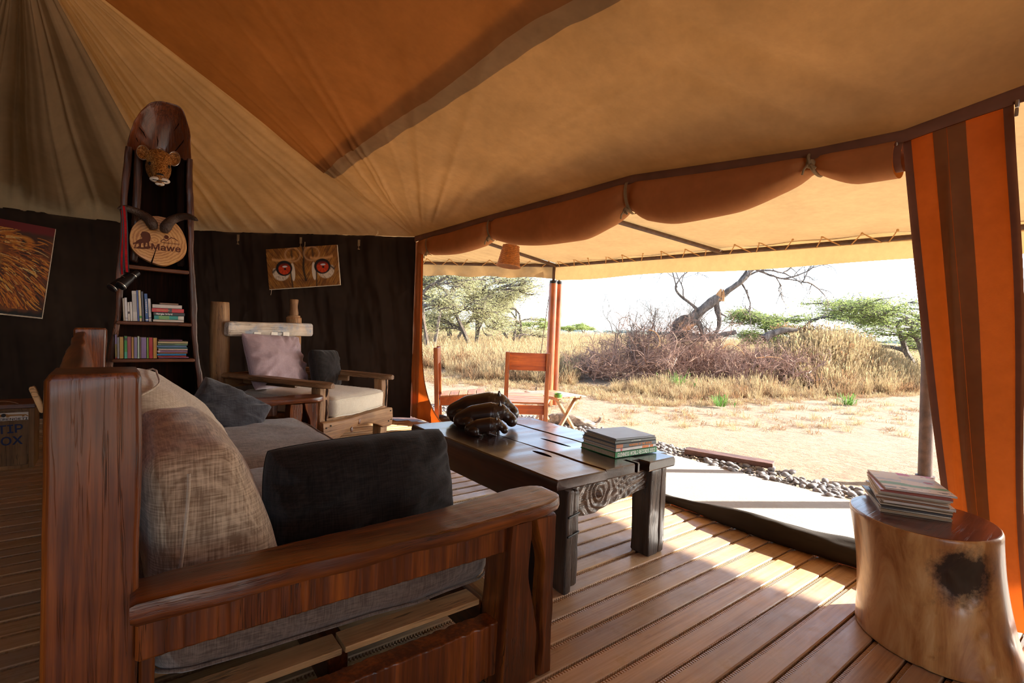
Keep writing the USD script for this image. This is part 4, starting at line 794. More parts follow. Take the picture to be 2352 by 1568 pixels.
# five large books on the coffee table
bz = .5035; u1 = N(np.array([.998, -.065, 0]))
for (lab, dx, dy, w, d, th, c, rz, ti, ex) in (
    ('green spined record book at the bottom of the stack on the table', 0, 0, .315, .262, .030, (34, 132, 70), 0, ('GUINNESS WORLD RECORDS 2012', .020, 0, .285), ()),
    ('white and orange spined book second from the bottom of the table stack', .002, -.002, .305, .25, .016, (218, 216, 214), 0, None, ((-.118, -.108, (206, 60, 70)), (.045, .095, (222, 122, 40)), (.105, .13, (220, 120, 40)))),
    ('grey spined book with orange title in the middle of the table stack', .004, .004, .30, .262, .020, (96, 108, 116), -1.5, ('WONDERS OF THE WORLD', .011, .03, .17), ((-.145, -.098, (188, 116, 72)),)),
    ('slim grey book second from the top of the table stack', .012, .008, .295, .255, .014, (120, 128, 128), -3, ('OUTDOORS', .006, 0, .07), ()),
    ('pale blue grey book on top of the stack on the table', .020, .010, .272, .25, .009, (176, 186, 196), -5, None, ())):
    x = np.array([math.cos(math.radians(rz)), math.sin(math.radians(rz)), 0]) ; x = rot((0, 0, 1), 0)[:3, :3] @ x
    xa = N(u1 * x[0] + np.cross([0, 0, 1], u1) * x[1]); ya = np.cross([0, 0, 1], xa)
    o = np.array([2.165, 1.81, bz + th / 2]) + u1 * dx + np.cross([0, 0, 1], u1) * dy
    tc = (226, 140, 52) if 'orange title' in lab else (236, 240, 230)
    book(lab, frame(o, xa, ya), w, d, th, c, 'book', 'large books stacked on the coffee table', ti, tc, ex); bz += th + .0006
# =================================================================== tree stump with magazines
t = stump = thing('tree_stump', 'polished tree stump stool with dark oiled top at the right', 'stump', (2.49, .53, 0))
zs = np.r_[0, .006, np.linspace(.02, .455, 40), .470, .478, .4805]; K = 96; th = np.linspace(0, 2 * np.pi, K, endpoint=False); R = []
ax = math.radians(14)
for z in zs:
    f = z / .48; cx, cy = 2.529 - .060 * f, .496 + .055 * f; r = .245 + .022 * (1 - f) ** 2 - .012 * math.sin(f * 3.0)
    lob = 1 + .035 * np.cos(2 * (th - ax)) + .02 * np.cos(3 * th + 1.2 + f) + .03 * (meshkit.fbm(np.stack([np.cos(th) * 2.0, np.sin(th) * 2.0, np.full(K, z * 1.4)], -1), 4, 5) - .5)
    if z <= 0.006 and z == 0: r -= .006
    if z > .472: r -= .006 * ((z - .47) / .0105) ** 2
    da = (th - math.radians(215) + np.pi) % (2 * np.pi) - np.pi                         # a dark rotted hollow high on the side
    dent = .035 * np.exp(-(da / .20) ** 2 - ((z - .355) / .055) ** 2) + .012 * np.exp(-((da - .13) / .05) ** 2 - ((z - .285) / .02) ** 2) + .010 * np.exp(-((da + .02) / .05) ** 2 - ((z - .25) / .02) ** 2)
    ck = .010 * np.exp(-((da - .28 - .8 * (z - .3) * np.sin(z * 9)) / .012) ** 2) * (z < .33) + .008 * np.exp(-((da + .55 - .25 * np.sin(z * 11)) / .012) ** 2) * (z < .26)
    q = r * lob - dent - ck; R.append(np.stack([cx + q * np.cos(th), cy + q * np.sin(th), np.full(K, z)], -1))
def stumpmat():
    n = {"t": ("texture_coordinate", {}), "m": ("mapping", {"scale": (9.0, 9.0, 2.2)}), "n": ("noise_texture", {"scale": 1.0, "detail": 7.0, "distortion": .7, "roughness": .62}), "r": ("rgb_ramp", {"ramp": [(.30, lin(104, 58, 26)), (.44, lin(172, 112, 60)), (.56, lin(206, 150, 90)), (.72, lin(228, 184, 128))]}),
         "d": ("vector_math", {"math_type": "distance", "vector2": (-.197, -.145, .355)}), "n2": ("noise_texture", {"scale": 22.0, "detail": 5.0, "roughness": .7}), "s": ("math", {"math_type": "multiply_add", "value2": .14}), "mr": ("map_range", {"from_min": .135, "from_max": .19, "to_min": .93, "to_max": 0.0, "clamp": True}), "mx": ("mix", {"color2": lin(22, 10, 6)}), "rg": ("math", {"math_type": "multiply_add", "value2": .6, "value3": .34}), "cw": ("math", {"math_type": "multiply_add", "value2": -.5, "value3": .48}),
         "b": ("bump", {"strength": .3, "distance": .006}), "p": ("principled_bsdf", {"roughness": .34, "coat_weight": .5, "coat_roughness": .16})}
    return M_('stump_wood', n, [("t.object", "m.vector"), ("m.vector", "n.vector"), ("n.fac", "r.fac"), ("t.object", "d.vector1"), ("t.object", "n2.vector"), ("n2.fac", "s.value1"), ("d.value", "s.value3"), ("s.value", "mr.value"), ("mr.result", "mx.fac"), ("r.color", "mx.color1"), ("mx.color", "p.base_color"), ("mr.result", "rg.value1"), ("rg.value", "p.roughness"), ("mr.result", "cw.value1"), ("cw.value", "p.coat_weight"), ("n.fac", "b.height"), ("b.normal", "p.normal")])
m_stump = stumpmat()
m_stop = wood('stump_top_wood', lin(46, 14, 8), lin(92, 38, 20), lin(126, 62, 36), 'x', rough=.3, coat=.5, bump=.3, vary=.05)
V, F = loft(np.array(R)); obj('body', (V, F), m_stump, stump, smooth=40)
top = np.array(R)[-1]; c = top.mean(0); rr_ = [c + (top - c) * q + [0, 0, .0012] for q in (1.0, .985, .6, .25, .02)]; rr_[0] = rr_[0] - [0, 0, .004]
obj('top_face', loft(np.array(rr_)[::-1], caps=False), m_stop, stump, smooth=True)
mz = .4825; mx_ = N(np.array([.462, -.887, 0])); rs = random.Random(11)
mcol = [(206, 178, 142), (196, 160, 118), (222, 206, 182), (70, 66, 66), (214, 190, 158), (190, 160, 126), (226, 214, 200), (168, 120, 88), (220, 208, 190), (204, 184, 156), (216, 204, 188), (176, 96, 84), (226, 216, 206)]
ordn = ['thirteenth', 'twelfth', 'eleventh', 'tenth', 'ninth', 'eighth', 'seventh', 'sixth', 'fifth', 'fourth', 'third', 'second', 'first']
for i, c in enumerate(mcol):
    th_ = .0065 if i != 6 else .010; a = math.radians(rs.uniform(-4, 4) + (i > 6) * -3); xa = N(rot((0, 0, 1), math.degrees(a))[:3, :3] @ mx_); ya = np.cross([0, 0, 1], xa)
    o = np.array([2.545, .625, mz + th_ / 2]) + xa * rs.uniform(-.008, .012) + ya * rs.uniform(-.012, .012)
    M = frame(o, xa, ya); mt = book(('top magazine with pale pink and green cover on the stump pile') if i == 12 else f'thin magazine, {ordn[i]} from the top of the pile on the stump', M, .222, .295, th_, c, 'magazine', 'magazines piled on the stump', name='magazine', soft=True)
    if i == 12:
        n_ = 60; gx = np.linspace(-.111, .111, n_); gy = np.linspace(-.1475, .1475, n_); Ux, Uy = np.meshgrid(gx, gy, indexing='ij'); Pn = np.stack([Ux, Uy, np.full_like(Ux, th_ / 2 + .0006)], -1)
        f1 = meshkit.fbm(np.stack([Ux * 14, Uy * 14, 0 * Ux], -1), 4, 2); f2 = meshkit.fbm(np.stack([Ux * 40, Uy * 40, 0 * Ux], -1), 3, 5); col = np.ones((n_, n_, 3)) * lin(226, 218, 212)
        def put(mask, cc): col[mask] = lin(*cc)
        put((np.abs(Uy + .055 + .18 * (Ux - .0) * .3 - .05 * (f1 - .5)) < .016), (118, 168, 128)); put((f1 > .56) & (np.abs(Uy - .03) < .04), (190, 196, 208)); put((Uy > .105) & (Ux > -.01) & (f2 > .42), (206, 96, 150)); put((Uy > .12) & (Ux < -.03) & (f2 > .5), (236, 210, 150)); put((np.hypot(Ux - .07, Uy - .02) < .016) & (f2 > .4), (170, 70, 90)); put((np.abs(Uy + .12) < .01) & (f2 > .53), (120, 120, 124))
        obj('printed_cover', xf(grid(Pn), M), m_vcol, mt, col=col.reshape(-1, 3))
    mz += th_ + .0008

# =================================================================== dugout bookcase behind the sofa
BY = 4.35
def ony(px, py, y=BY):
    d = CF + CR * (px - 1176) / FPX - CU * (py - 784) / FPX; return np.array([0, 0, H]) + d * y / d[1]
t = case = thing('dugout_bookcase', 'tall narrow bookcase made from an upright dugout log with scooped top', 'bookcase', (.19, 4.4, 0))
Lx = pw([(0, -.135), (.68, -.075), (.82, -.06), (1.23, -.018), (1.48, -.012), (2.15, .012), (2.36, .022)]); Rx = pw([(0, .52), (.68, .455), (.82, .437), (1.23, .408), (1.48, .395), (2.15, .372), (2.36, .372)])
def rail(fx, seed):
    zs = np.linspace(0, 2.27, 60); R = []
    for z in zs:
        w = .040 + .004 * math.sin(z * 9 + seed) + .02 * (z < .5) * (.5 - z); c = float(fx(z)) + .003 * math.sin(z * 11 + seed * 2); d = .19 - .02 * z / 2.3
        q = rrect(w, d, .012, 3); R.append(np.stack([c + q[:, 0], BY + d / 2 - .02 + q[:, 1], np.full(len(q), z)], -1))
    return wobble(loft(np.array(R)), .005, 14, seed)
obj('side_rail', rail(Lx, 1), m_caser, t); obj('side_rail', rail(Rx, 3), m_caser, t)
def quadboard(z0, z1, y, th_, n=14):
    R = []
    for z in np.linspace(z0, z1, n): a, b = float(Lx(min(z, 2.3))), float(Rx(min(z, 2.3))); R.append([(a, y, z), (b, y, z), (b, y + th_, z), (a, y + th_, z)])
    return wobble(loft(np.array(R)), .004, 6, 2)
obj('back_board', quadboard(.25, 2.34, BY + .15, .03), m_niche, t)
# scooped hood: a thick arched slab hollowed towards the front
out = np.array([ony(px, py)[[0, 2]] for px, py in ((291, 385), (293, 330), (300, 300), (311, 272), (324, 252), (342, 238), (366, 232), (392, 237), (414, 247), (426, 266), (434, 295), (438, 330), (437, 372))])
out = spline(np.c_[out, 0 * out[:, 0]], 60)[:, :2]; cxz = np.array([.195, 2.26]); R = []
for q, yy in ((1.0, BY + .17), (1.0, BY + .0), (.985, BY - .012), (.95, BY - .012), (.90, BY + .008), (.75, BY + .04), (.5, BY + .075), (.25, BY + .09), (.02, BY + .095)):
    P = cxz + (out - cxz) * q; P[:, 1] = np.maximum(P[:, 1], 2.262 if q < .95 else 0); R.append(np.stack([P[:, 0], np.full(60, yy), P[:, 1]], -1))
hood = obj('scooped_hood', wobble(grid(np.array(R)), .008, 11, 6), m_caseu, t, smooth=60)
obj('hood_back', move(prism(list(map(tuple, out)) , .01), (0, 0, 0)) if False else xf(prism(list(map(tuple, out)), .02), np.array([[1, 0, 0, 0], [0, 0, -1, BY + .19], [0, 1, 0, 0], [0, 0, 0, 1.0]])), m_caseu, t)
for (a, b) in (((318, 290), (336, 318)), ((303, 306), (318, 328)), ((436, 304), (393, 358)), ((420, 268), (400, 300)), ((360, 312), (362, 336))):
    p, q = ony(*a, BY + .02), ony(*b, BY + .05); obj('crack', tube([p, (p + q) / 2 + [.004, .0, .003], q], [.001, .0035, .001], 6), m_niche, hood)
def niche_side(s): return S((float(Lx(1.9)) + .055 if s < 0 else float(Rx(1.9)) - .05, BY + .07, 1.5), (float(Lx(2.2)) + .06 if s < 0 else float(Rx(2.2)) - .055, BY + .08, 2.27), .05, .14, up=(0, 1, 0), b=.015, n=14, wob=.006, seed=s + 4)
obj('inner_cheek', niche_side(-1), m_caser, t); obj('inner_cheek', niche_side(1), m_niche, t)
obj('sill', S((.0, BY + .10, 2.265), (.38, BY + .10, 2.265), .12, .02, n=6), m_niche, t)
obj('hook_ring', xf(tube([(.016 * math.cos(a), 0, .016 * math.sin(a)) for a in np.linspace(0, 6.1, 16)], .004, 6), frame(ony(370, 346, BY - .03), (1, 0, 0), (0, 1, 0))), m_metal, t)
SH1, SH2, SH3 = 1.093, .838, 1.478
obj('shelf', S((-.03, BY + .035, SH1 - .012), (.395, BY + .035, SH1 - .012), .20, .024, n=10, wob=.003, seed=4), m_shelf, t)
obj('shelf', S((-.05, BY + .035, SH2 - .012), (.42, BY + .035, SH2 - .012), .20, .022, n=10, wob=.003, seed=5), m_shelf, t)
obj('shelf', S((-.02, BY + .0, SH3 - .014), (.375, BY + .0, SH3 - .024), .10, .026, n=10, wob=.003, seed=6), m_shelf, t)
obj('shelf', S((-.09, BY + .05, .45), (.46, BY + .05, .45), .2, .025, n=10, wob=.003, seed=7), m_shelf, t)
PXM = .000323
def vrow(shelf_z, items, names, where, grp, yfront, lean=0.0):
    for i, ((x0, x1, top, bot, c, extra), nm) in enumerate(zip(items, names)):
        w = (x1 - x0) * PXM * .97; hgt = (bot - top) * PXM; xm = ony(240 + (x0 + x1) / 2 / 7.84, 640 + bot / 7.84, yfront)[0]
        la = lean * .06; X = np.array([-math.sin(la), 0, math.cos(la)]); Y = np.array([0, 1.0, 0]); o = np.array([xm, yfront + .055, shelf_z + .002 + hgt / 2 * math.cos(la) + w / 2 * math.sin(la)]) + np.array([-math.sin(la) * hgt / 2, 0, 0])
        book(f'{nm} {where}', frame(o, X, Y, N(np.cross(X, Y))), hgt, .11, w, c, 'book', grp, extra=[((-.5 + e0) * hgt, (-.5 + e1) * hgt, ec) for e0, e1, ec in extra], title=None if w < .012 else (('EVEREST', w * .34, .01, hgt * .5) if 'deep blue' in nm else None), soft=True)
vrow(SH1, ((340, 378, 265, 735, (176, 160, 140), ()), (378, 424, 250, 735, (212, 204, 206), ((.1, .12, (120, 90, 110)),)), (425, 466, 345, 738, (208, 196, 186), ((.38, .5, (70, 50, 44)),)), (468, 512, 335, 738, (206, 198, 192), ()), (514, 596, 105, 740, (198, 190, 184), ((.3, .9, (176, 168, 164)),)),
           (598, 630, 88, 742, (58, 84, 158), ()), (632, 678, 85, 742, (206, 184, 140), ((.1, .17, (60, 150, 48)),)), (682, 722, 110, 745, (66, 62, 78), ()), (736, 796, 155, 748, (34, 78, 146), ((.04, .08, (220, 220, 220)),)), (798, 852, 258, 750, (206, 200, 198), ((.14, .18, (90, 70, 130)),))),
     ('beige grey book at the left end,', 'white book second from left,', 'short white book with a dark emblem', 'short plain white book fourth from left', 'tall thick pale grey book', 'tall slim blue book', 'tall cream book with green label', 'dark slate book', 'deep blue book', 'white book leaning at the right end'), 'on the upper bookcase shelf', 'upright books on the upper bookcase shelf', BY - .045, .9)
vrow(SH2, ((190, 228, 910, 1412, (128, 110, 60), ((.6, 1.0, (120, 104, 140)), (.0, .04, (186, 30, 40)))), (232, 270, 972, 1415, (140, 136, 140), ()), (275, 345, 967, 1418, (182, 144, 76), ()), (358, 412, 955, 1420, (70, 142, 72), ((.82, .92, (50, 62, 70)), (.0, .3, (86, 168, 140)))), (414, 482, 966, 1420, (152, 78, 88), ()), (488, 530, 972, 1420, (176, 130, 70), ()),
           (534, 592, 968, 1420, (132, 120, 154), ()), (596, 632, 952, 1420, (176, 196, 176), ()), (634, 660, 972, 1420, (116, 92, 72), ()), (662, 758, 976, 1422, (130, 104, 148), ()), (762, 798, 980, 1422, (128, 152, 52), ()), (802, 872, 980, 1424, (176, 40, 42), ()), (876, 950, 988, 1426, (186, 136, 52), ())),
     ('multicoloured olive and violet book at the left end', 'grey slim book second from left', 'broad ochre book third from left', 'green and teal book', 'rose red book', 'slim tan book', 'lavender book', 'slim pale green book', 'slim brown book', 'thickest purple book', 'slim lime green book', 'bright red book', 'golden ochre book at the right end'), 'on the lower bookcase shelf', 'upright books on the lower bookcase shelf', BY - .05, .35)
def stack(shelf_z, items, where, grp, yf):
    z = shelf_z + .0025
    for (x0, x1, th_, c, nm, ti, tc, ex) in items[::-1]:
        a, b = ony(240 + x0 / 7.84, 740, yf)[0], ony(240 + x1 / 7.84, 740, yf)[0]; th_ *= PXM
        book(f'{nm} {where}', frame(np.array([(a + b) / 2, yf + .06, z + th_ / 2]), (1, 0, 0), (0, 1, 0)), b - a, .12, th_, c, 'book', grp, title=ti, tcol=tc, extra=[(e0 * (b - a) - (b - a) / 2, e1 * (b - a) - (b - a) / 2, ec) for e0, e1, ec in ex], soft=True); z += th_ + .0006
W_ = (236, 232, 226)
stack(SH1, ((995, 1325, 36, (128, 84, 50), 'small brown book lying on top', None, W_, ()), (858, 1390, 78, (204, 190, 182), 'white book second from the top', None, W_, ()), (850, 1425, 88, (196, 18, 24), 'bright red book', ('SPECTACULAR', .007, -.03, .075), (226, 150, 60), ((.5, .62, (60, 40, 40)),)), (882, 1442, 66, (26, 26, 28), 'black book with white lettering', ('Margie Orford', .0115, -.03, .095), W_, ()),
            (892, 1428, 84, (32, 140, 130), 'teal book', None, W_, ((.8, 1.0, (206, 200, 190)), (.15, .5, (110, 160, 96)))), (874, 1428, 52, (196, 182, 168), 'cream book at the bottom', None, W_, ())), 'in the pile on the upper bookcase shelf', 'piled books on the upper bookcase shelf', BY - .055)
stack(SH2, ((985, 1410, 36, (104, 50, 70), 'maroon book on top', None, W_, ()), (970, 1510, 46, (172, 152, 112), 'tan book second from the top', None, W_, ()), (970, 1505, 38, (96, 122, 90), 'sage green book', ('Robinson Crusoe', .0065, -.03, .08), (26, 40, 30), ()), (952, 1486, 44, (76, 104, 140), 'steel blue book', None, W_, ()), (965, 1505, 24, (60, 110, 120), 'thin dark teal book', None, W_, ()), (980, 1508, 36, (190, 160, 146), 'pinkish cream book', None, W_, ()),
            (958, 1506, 44, (134, 92, 120), 'mauve book', None, W_, ((.03, .09, (210, 190, 190)),)), (978, 1506, 22, (176, 110, 66), 'thin orange book', None, W_, ()), (956, 1486, 44, (26, 116, 166), 'turquoise blue book', None, W_, ()), (970, 1486, 30, (166, 50, 40), 'brick red book', None, W_, ()), (985, 1530, 24, (140, 80, 110), 'thin plum book at the bottom', None, W_, ())), 'in the pile on the lower bookcase shelf', 'piled books on the lower bookcase shelf', BY - .055)
# beaded lioness head in the niche
hc = ony(365, 392, 4.24); M = frame(hc, N(CR - [0, 0, CR[2]]), np.array([0, 0, 1.0]), None) if False else frame(hc, (1, 0, 0), N((0, .32, 1)), N((0, -1, .32)))
t = thing('lioness_mask', 'beaded lioness head sculpture hung in the bookcase niche', 'mask', hc)
M = M @ np.diag([1.0, 1.5, 1.0, 1.0])
bn = [((0, .035, -.05), .075, (0, .04, .0), .068), ((0, .02, .02), .062, (0, -.03, .075), .046), ((0, -.035, .08), .044, (0, -.075, .10), .038), ((-.035, .06, .0), .04, (.035, .06, .0), .04)]
head_ = obj('head', xf(blob(bn, .006, 6), M), M_('beadwork', {"t": ("texture_coordinate", {}), "v": ("voronoi_texture", {"scale": 210.0}), "r": ("rgb_ramp", {"ramp": [(.0, lin(86, 48, 16)), (.5, lin(152, 92, 34)), (.9, lin(214, 160, 90))]}), "sc": ("separate_color", {}), "b": ("bump", {"strength": 1.0, "distance": .003, "invert": True}), "p": ("principled_bsdf", {"roughness": .25, "coat_weight": .4})},
     [("t.object", "v.vector"), ("v.color", "sc.color"), ("sc.r", "r.fac"), ("r.color", "p.base_color"), ("v.distance", "b.height"), ("b.normal", "p.normal")]), t, smooth=True)
m_bead = UsdShade.Material.Get(stage, '/World/Looks/beadwork')
for sg in (-1, 1):
    e = M @ frame((sg * .088, .080, -.01), N((.9, sg * .25, .2)), N((-sg * .2, 1, 0)))
    ear = obj('ear', xf(lathe([(.001, -.012), (.022, -.010), (.034, 0), (.036, .005), (.022, -.004), (.001, -.006)], 20), e), m_bead, t); obj('rim', xf(tube([(.036 * math.cos(a), .036 * math.sin(a), .004) for a in np.linspace(0, 6.28, 26)], .003, 6), e), m_metal, ear)
    obj('eye', xf(ball((sg * .050, .004, .062), .012, (1, .7, .7)), M), m_black, t)
obj('muzzle', xf(join(ball((-.023, -.090, .112), .027, (1.25, .42, .9)), ball((.023, -.090, .112), .027, (1.25, .42, .9)), ball((0, -.106, .104), .020, (1.3, .30, .8))), M), m_white, t, smooth=True)
obj('nose', xf(ball((0, -.070, .130), .017, (1.3, .42, .6)), M), m_black, t); obj('mouth', xf(tube([(-.04, -.098, .128), (0, -.101, .134), (.04, -.098, .128)], .002, 6), M), m_black, t)
# horns with a piece of skull
hb = ony(366, 512, 4.25); t = thing('antelope_horns', 'pair of dark curved horns on a bit of skull across the bookcase', 'horns', hb)
h = lambda px, py, y: ony(px, py, y)
m_horn = plain('horn', lin(66, 48, 38), .45, bump=.6, bsc=120, var=.35)
obj('horn', tube(spline([h(352, 524, 4.21), h(345, 508, 4.20), h(325, 492, 4.22), h(300, 481, 4.2), h(283, 477, 4.16), h(270, 479, 4.14)], 40), np.interp(np.linspace(0, 1, 40), [0, .1, .3, .7, .93, 1], [.026, .034, .030, .022, .014, .003]), 14), m_horn, t, smooth=True)
obj('horn', tube(spline([h(377, 531, 4.21), h(384, 516, 4.20), h(400, 503, 4.22), h(422, 497, 4.2), h(440, 499, 4.16), h(455, 507, 4.13)], 40), np.interp(np.linspace(0, 1, 40), [0, .1, .3, .7, .93, 1], [.026, .036, .031, .023, .014, .003]), 14), m_horn, t, smooth=True)
obj('skull_piece', wobble(join(ball(hb + [0, .03, 0], .038, (1.15, .8, .8)), ball(hb + [0, .02, -.035], .03, (.9, .8, 1))), .012, 30, 3), m_grey, t)
# round wood slice sign
sc_ = ony(362, 555, 4.30); t = thing('wood_slice_sign', 'round wood slice with burnt lion emblem standing on the bookcase shelf', 'sign', sc_)
th = np.linspace(0, 2 * np.pi, 72, endpoint=False); px_ = np.array([(297, 553), (303, 524), (322, 505), (350, 497), (375, 499), (402, 512), (420, 535), (428, 562), (422, 590), (400, 604), (378, 611), (345, 603), (318, 588), (303, 572)])
oc = np.array([ony(a, b, 4.26)[[0, 2]] - sc_[[0, 2]] for a, b in px_]); oc = spline(np.c_[np.vstack([oc, oc[:1]]), np.zeros(len(oc) + 1)], 73)[:-1, :2]
SM = frame(sc_ + [0, -.04, 0], (1, 0, 0), N((0, .06, 1)))          # x right, y up, z towards the room
wob_ = lambda q: oc * (1 + .012 * np.sin(np.arange(72) * 1.7)[:, None] * q)
R = [np.c_[oc * q, np.full(72, z)] for q, z in ((.97, -.035), (1.0, -.030), (1.0, .018), (.985, .024))]
V, F = loft(np.array(R)[:, ::-1]); V, F = outward((V, F))
m_slice = M_('wood_slice', {"t": ("texture_coordinate", {}), "m": ("mapping", {"location": (0.02, 0, 0.0), "scale": (1.0, .02, 1.12)}), "w": ("wave_texture", {"wave_type": "rings", "rings_direction": "y", "scale": 16.0, "distortion": 3.5, "detail": 4.0, "detail_scale": 2.0}), "n": ("noise_texture", {"scale": 12.0, "detail": 4.0}), "x": ("mix_float", {"fac": .62}), "r": ("rgb_ramp", {"ramp": [(.2, lin(168, 106, 50)), (.5, lin(206, 148, 82)), (.8, lin(220, 170, 106))]}), "p": ("principled_bsdf", {"roughness": .45, "coat_weight": .2})},
     [("t.object", "m.vector"), ("m.vector", "w.vector"), ("t.object", "n.vector"), ("w.fac", "x.a"), ("n.fac", "x.b"), ("x.result", "r.fac"), ("r.color", "p.base_color")])
obj('slice', xf((V, F), SM), m_slice, t, smooth=30)
m_burn = plain('burnt_mark', lin(92, 40, 12), .7)
def px2(px, py): q = ony(px, py, 4.235) - sc_; return (q[0], q[2])
def cpx(cx, cy): return px2(260 + cx / 8.71, 480 + cy / 8.71)        # from the close crop of the sign
lion_ = Polygon([cpx(*p) for p in ((395, 700), (400, 680), (440, 672), (470, 640), (520, 610), (575, 600), (580, 570), (560, 555), (560, 540), (545, 505), (570, 480), (575, 455), (620, 450), (690, 462), (735, 500), (752, 570), (740, 640), (715, 670), (725, 750), (745, 755), (748, 790), (690, 805), (560, 800), (425, 790), (415, 775), (450, 700), (410, 700), (408, 715), (395, 715))]).buffer(0)
for g in (((470, 700), (510, 690), (520, 740), (470, 775), (440, 775)), ((560, 690), (600, 680), (612, 730), (610, 770), (555, 770)), ((655, 680), (680, 680), (690, 750), (640, 755))): lion_ = lion_.difference(Polygon([cpx(*p) for p in g]))
OFFZ = SM @ frame((0, 0, .0242), (1, 0, 0), (0, 1, 0))
mk = obj('lion_emblem', xf(join(*[prism(g, .0016) for g in (lion_.geoms if hasattr(lion_, 'geoms') else [lion_])]), OFFZ), m_burn, t, smooth=False)
a, b = cpx(760, 805), cpx(1355, 640); obj('lettering', text('Mawe', .040, OFFZ @ frame(((a[0] + b[0]) / 2, a[1] + .019, 0), (1, 0, 0), (0, 1, 0)), .0016, True, (b[0] - a[0])), m_burn, t, smooth=False)
a, b = cpx(960, 665), cpx(1325, 680); obj('lettering', text('Tented Camp', .0085, OFFZ @ frame(((a[0] + b[0]) / 2, a[1] - .001, 0), (1, 0, 0), (0, 1, 0)), .0016, False, (b[0] - a[0])), m_burn, t, smooth=False)
from shapely.geometry import LineString, Point
ml = LineString([cpx(*p) for p in ((950, 650), (1010, 605), (1065, 645), (1165, 570), (1195, 590), (1215, 585), (1290, 640))]).buffer(.0022); obj('mountain_line', xf(prism(ml, .0016), OFFZ), m_burn, t, smooth=False)
obj('sun_mark', xf(prism(Point(cpx(1065, 565)).buffer(.0135), .0016), OFFZ), m_burn, t, smooth=False)
ck = Polygon([cpx(*p) for p in ((850, 805), (862, 810), (775, 1105), (735, 1105), (790, 970))]); obj('split', xf(prism(ck.buffer(0), .0014), OFFZ), m_niche, t, smooth=False)
# binoculars on a red strap
bc_ = ony(285, 655, 4.18); t = thing('binoculars', 'black binoculars hanging by a red strap from the left horn', 'binoculars', bc_)
ax_ = N(ony(258, 672, 4.14) - ony(308, 632, 4.20)); sd = N(np.cross(ax_, (0, 1, .2)))
for k, (o, l) in enumerate(((ony(296, 642, 4.17), 1.0), (ony(274, 648, 4.20), .95))):
    b0 = o - ax_ * .03; pf = [(-.05, .011), (-.045, .019), (-.01, .020), (.0, .017), (.02, .023), (.06, .027), (.085, .030), (.10, .031), (.104, .027)]
    brl = obj('barrel', tube([b0 + ax_ * q * l for q, _ in pf], [r for _, r in pf], 18), m_black, t, smooth=40)
    for q in (.088, -.012): obj('ring', tube([b0 + ax_ * q * l, b0 + ax_ * (q + .004) * l], .0325 if q > 0 else .021, 18), m_metal, brl)
obj('bridge', tube([ony(296, 642, 4.17), ony(274, 648, 4.20)], .014, 10), m_black, t)
m_red = fabric('red_strap', lin(150, 10, 18), lin(190, 22, 30)); hk = ony(284, 474, 4.15)
def ribbon(pts, w, mat, par): P = spline(pts, 30); par = obj('strap', grid(np.stack([P - [w / 2, 0, 0], P + [w / 2, 0, 0]], 1)), m_black, t, smooth=True); obj('red_stripe', grid(np.stack([P - [w / 4, .0015, 0], P + [w / 4, -.0015, 0]], 1)), mat, par, smooth=True)
ribbon([hk + [0, -.02, .0], ony(287, 500, 4.14), ony(289, 560, 4.15), ony(292, 625, 4.17)], .026, m_red, t)
ribbon([hk + [-.012, .03, -.01], ony(283, 510, 4.20), ony(280, 580, 4.20), ony(281, 630, 4.19)], .022, m_red, t)

# =================================================================== pictures on the walls
def painted(name, label, M, w, h, fn, n, edge=.022, edge_sides=True):
    t = thing(name, label, 'painting', M[:3, 3])
    obj('stretcher', xf(rounded(w, h, edge, .004, 2), M), m_cream, t)
    nx, ny = n; U, V = np.meshgrid((np.arange(nx) + .5) / nx, (np.arange(ny) + .5) / ny, indexing='ij'); col = fn(U, V)
    gx = np.linspace(-w / 2, w / 2 * .985, nx); gy = np.linspace(h / 2, -h / 2 * .97, ny); X, Y = np.meshgrid(gx, gy, indexing='ij')
    v, f = grid(np.stack([X, Y, np.full_like(X, edge / 2 + .001)], -1)); obj('picture', xf((v, f[:, ::-1]), M), m_vcol, t, col=col.reshape(-1, 3)); return t
def mixc(col, m, c): m = np.clip(m, 0, 1)[..., None]; return col * (1 - m) + np.array(lin(*c)) * m
def F3(a, b, s=0): return meshkit.fbm(np.stack([a, b, 0 * a], -1), 4, s)
def ell(U, V, cx, cy, rx, ry, soft=.12): return np.clip((1 - np.sqrt(((U - cx) / rx) ** 2 + ((V - cy) / ry) ** 2)) / soft, 0, 1)
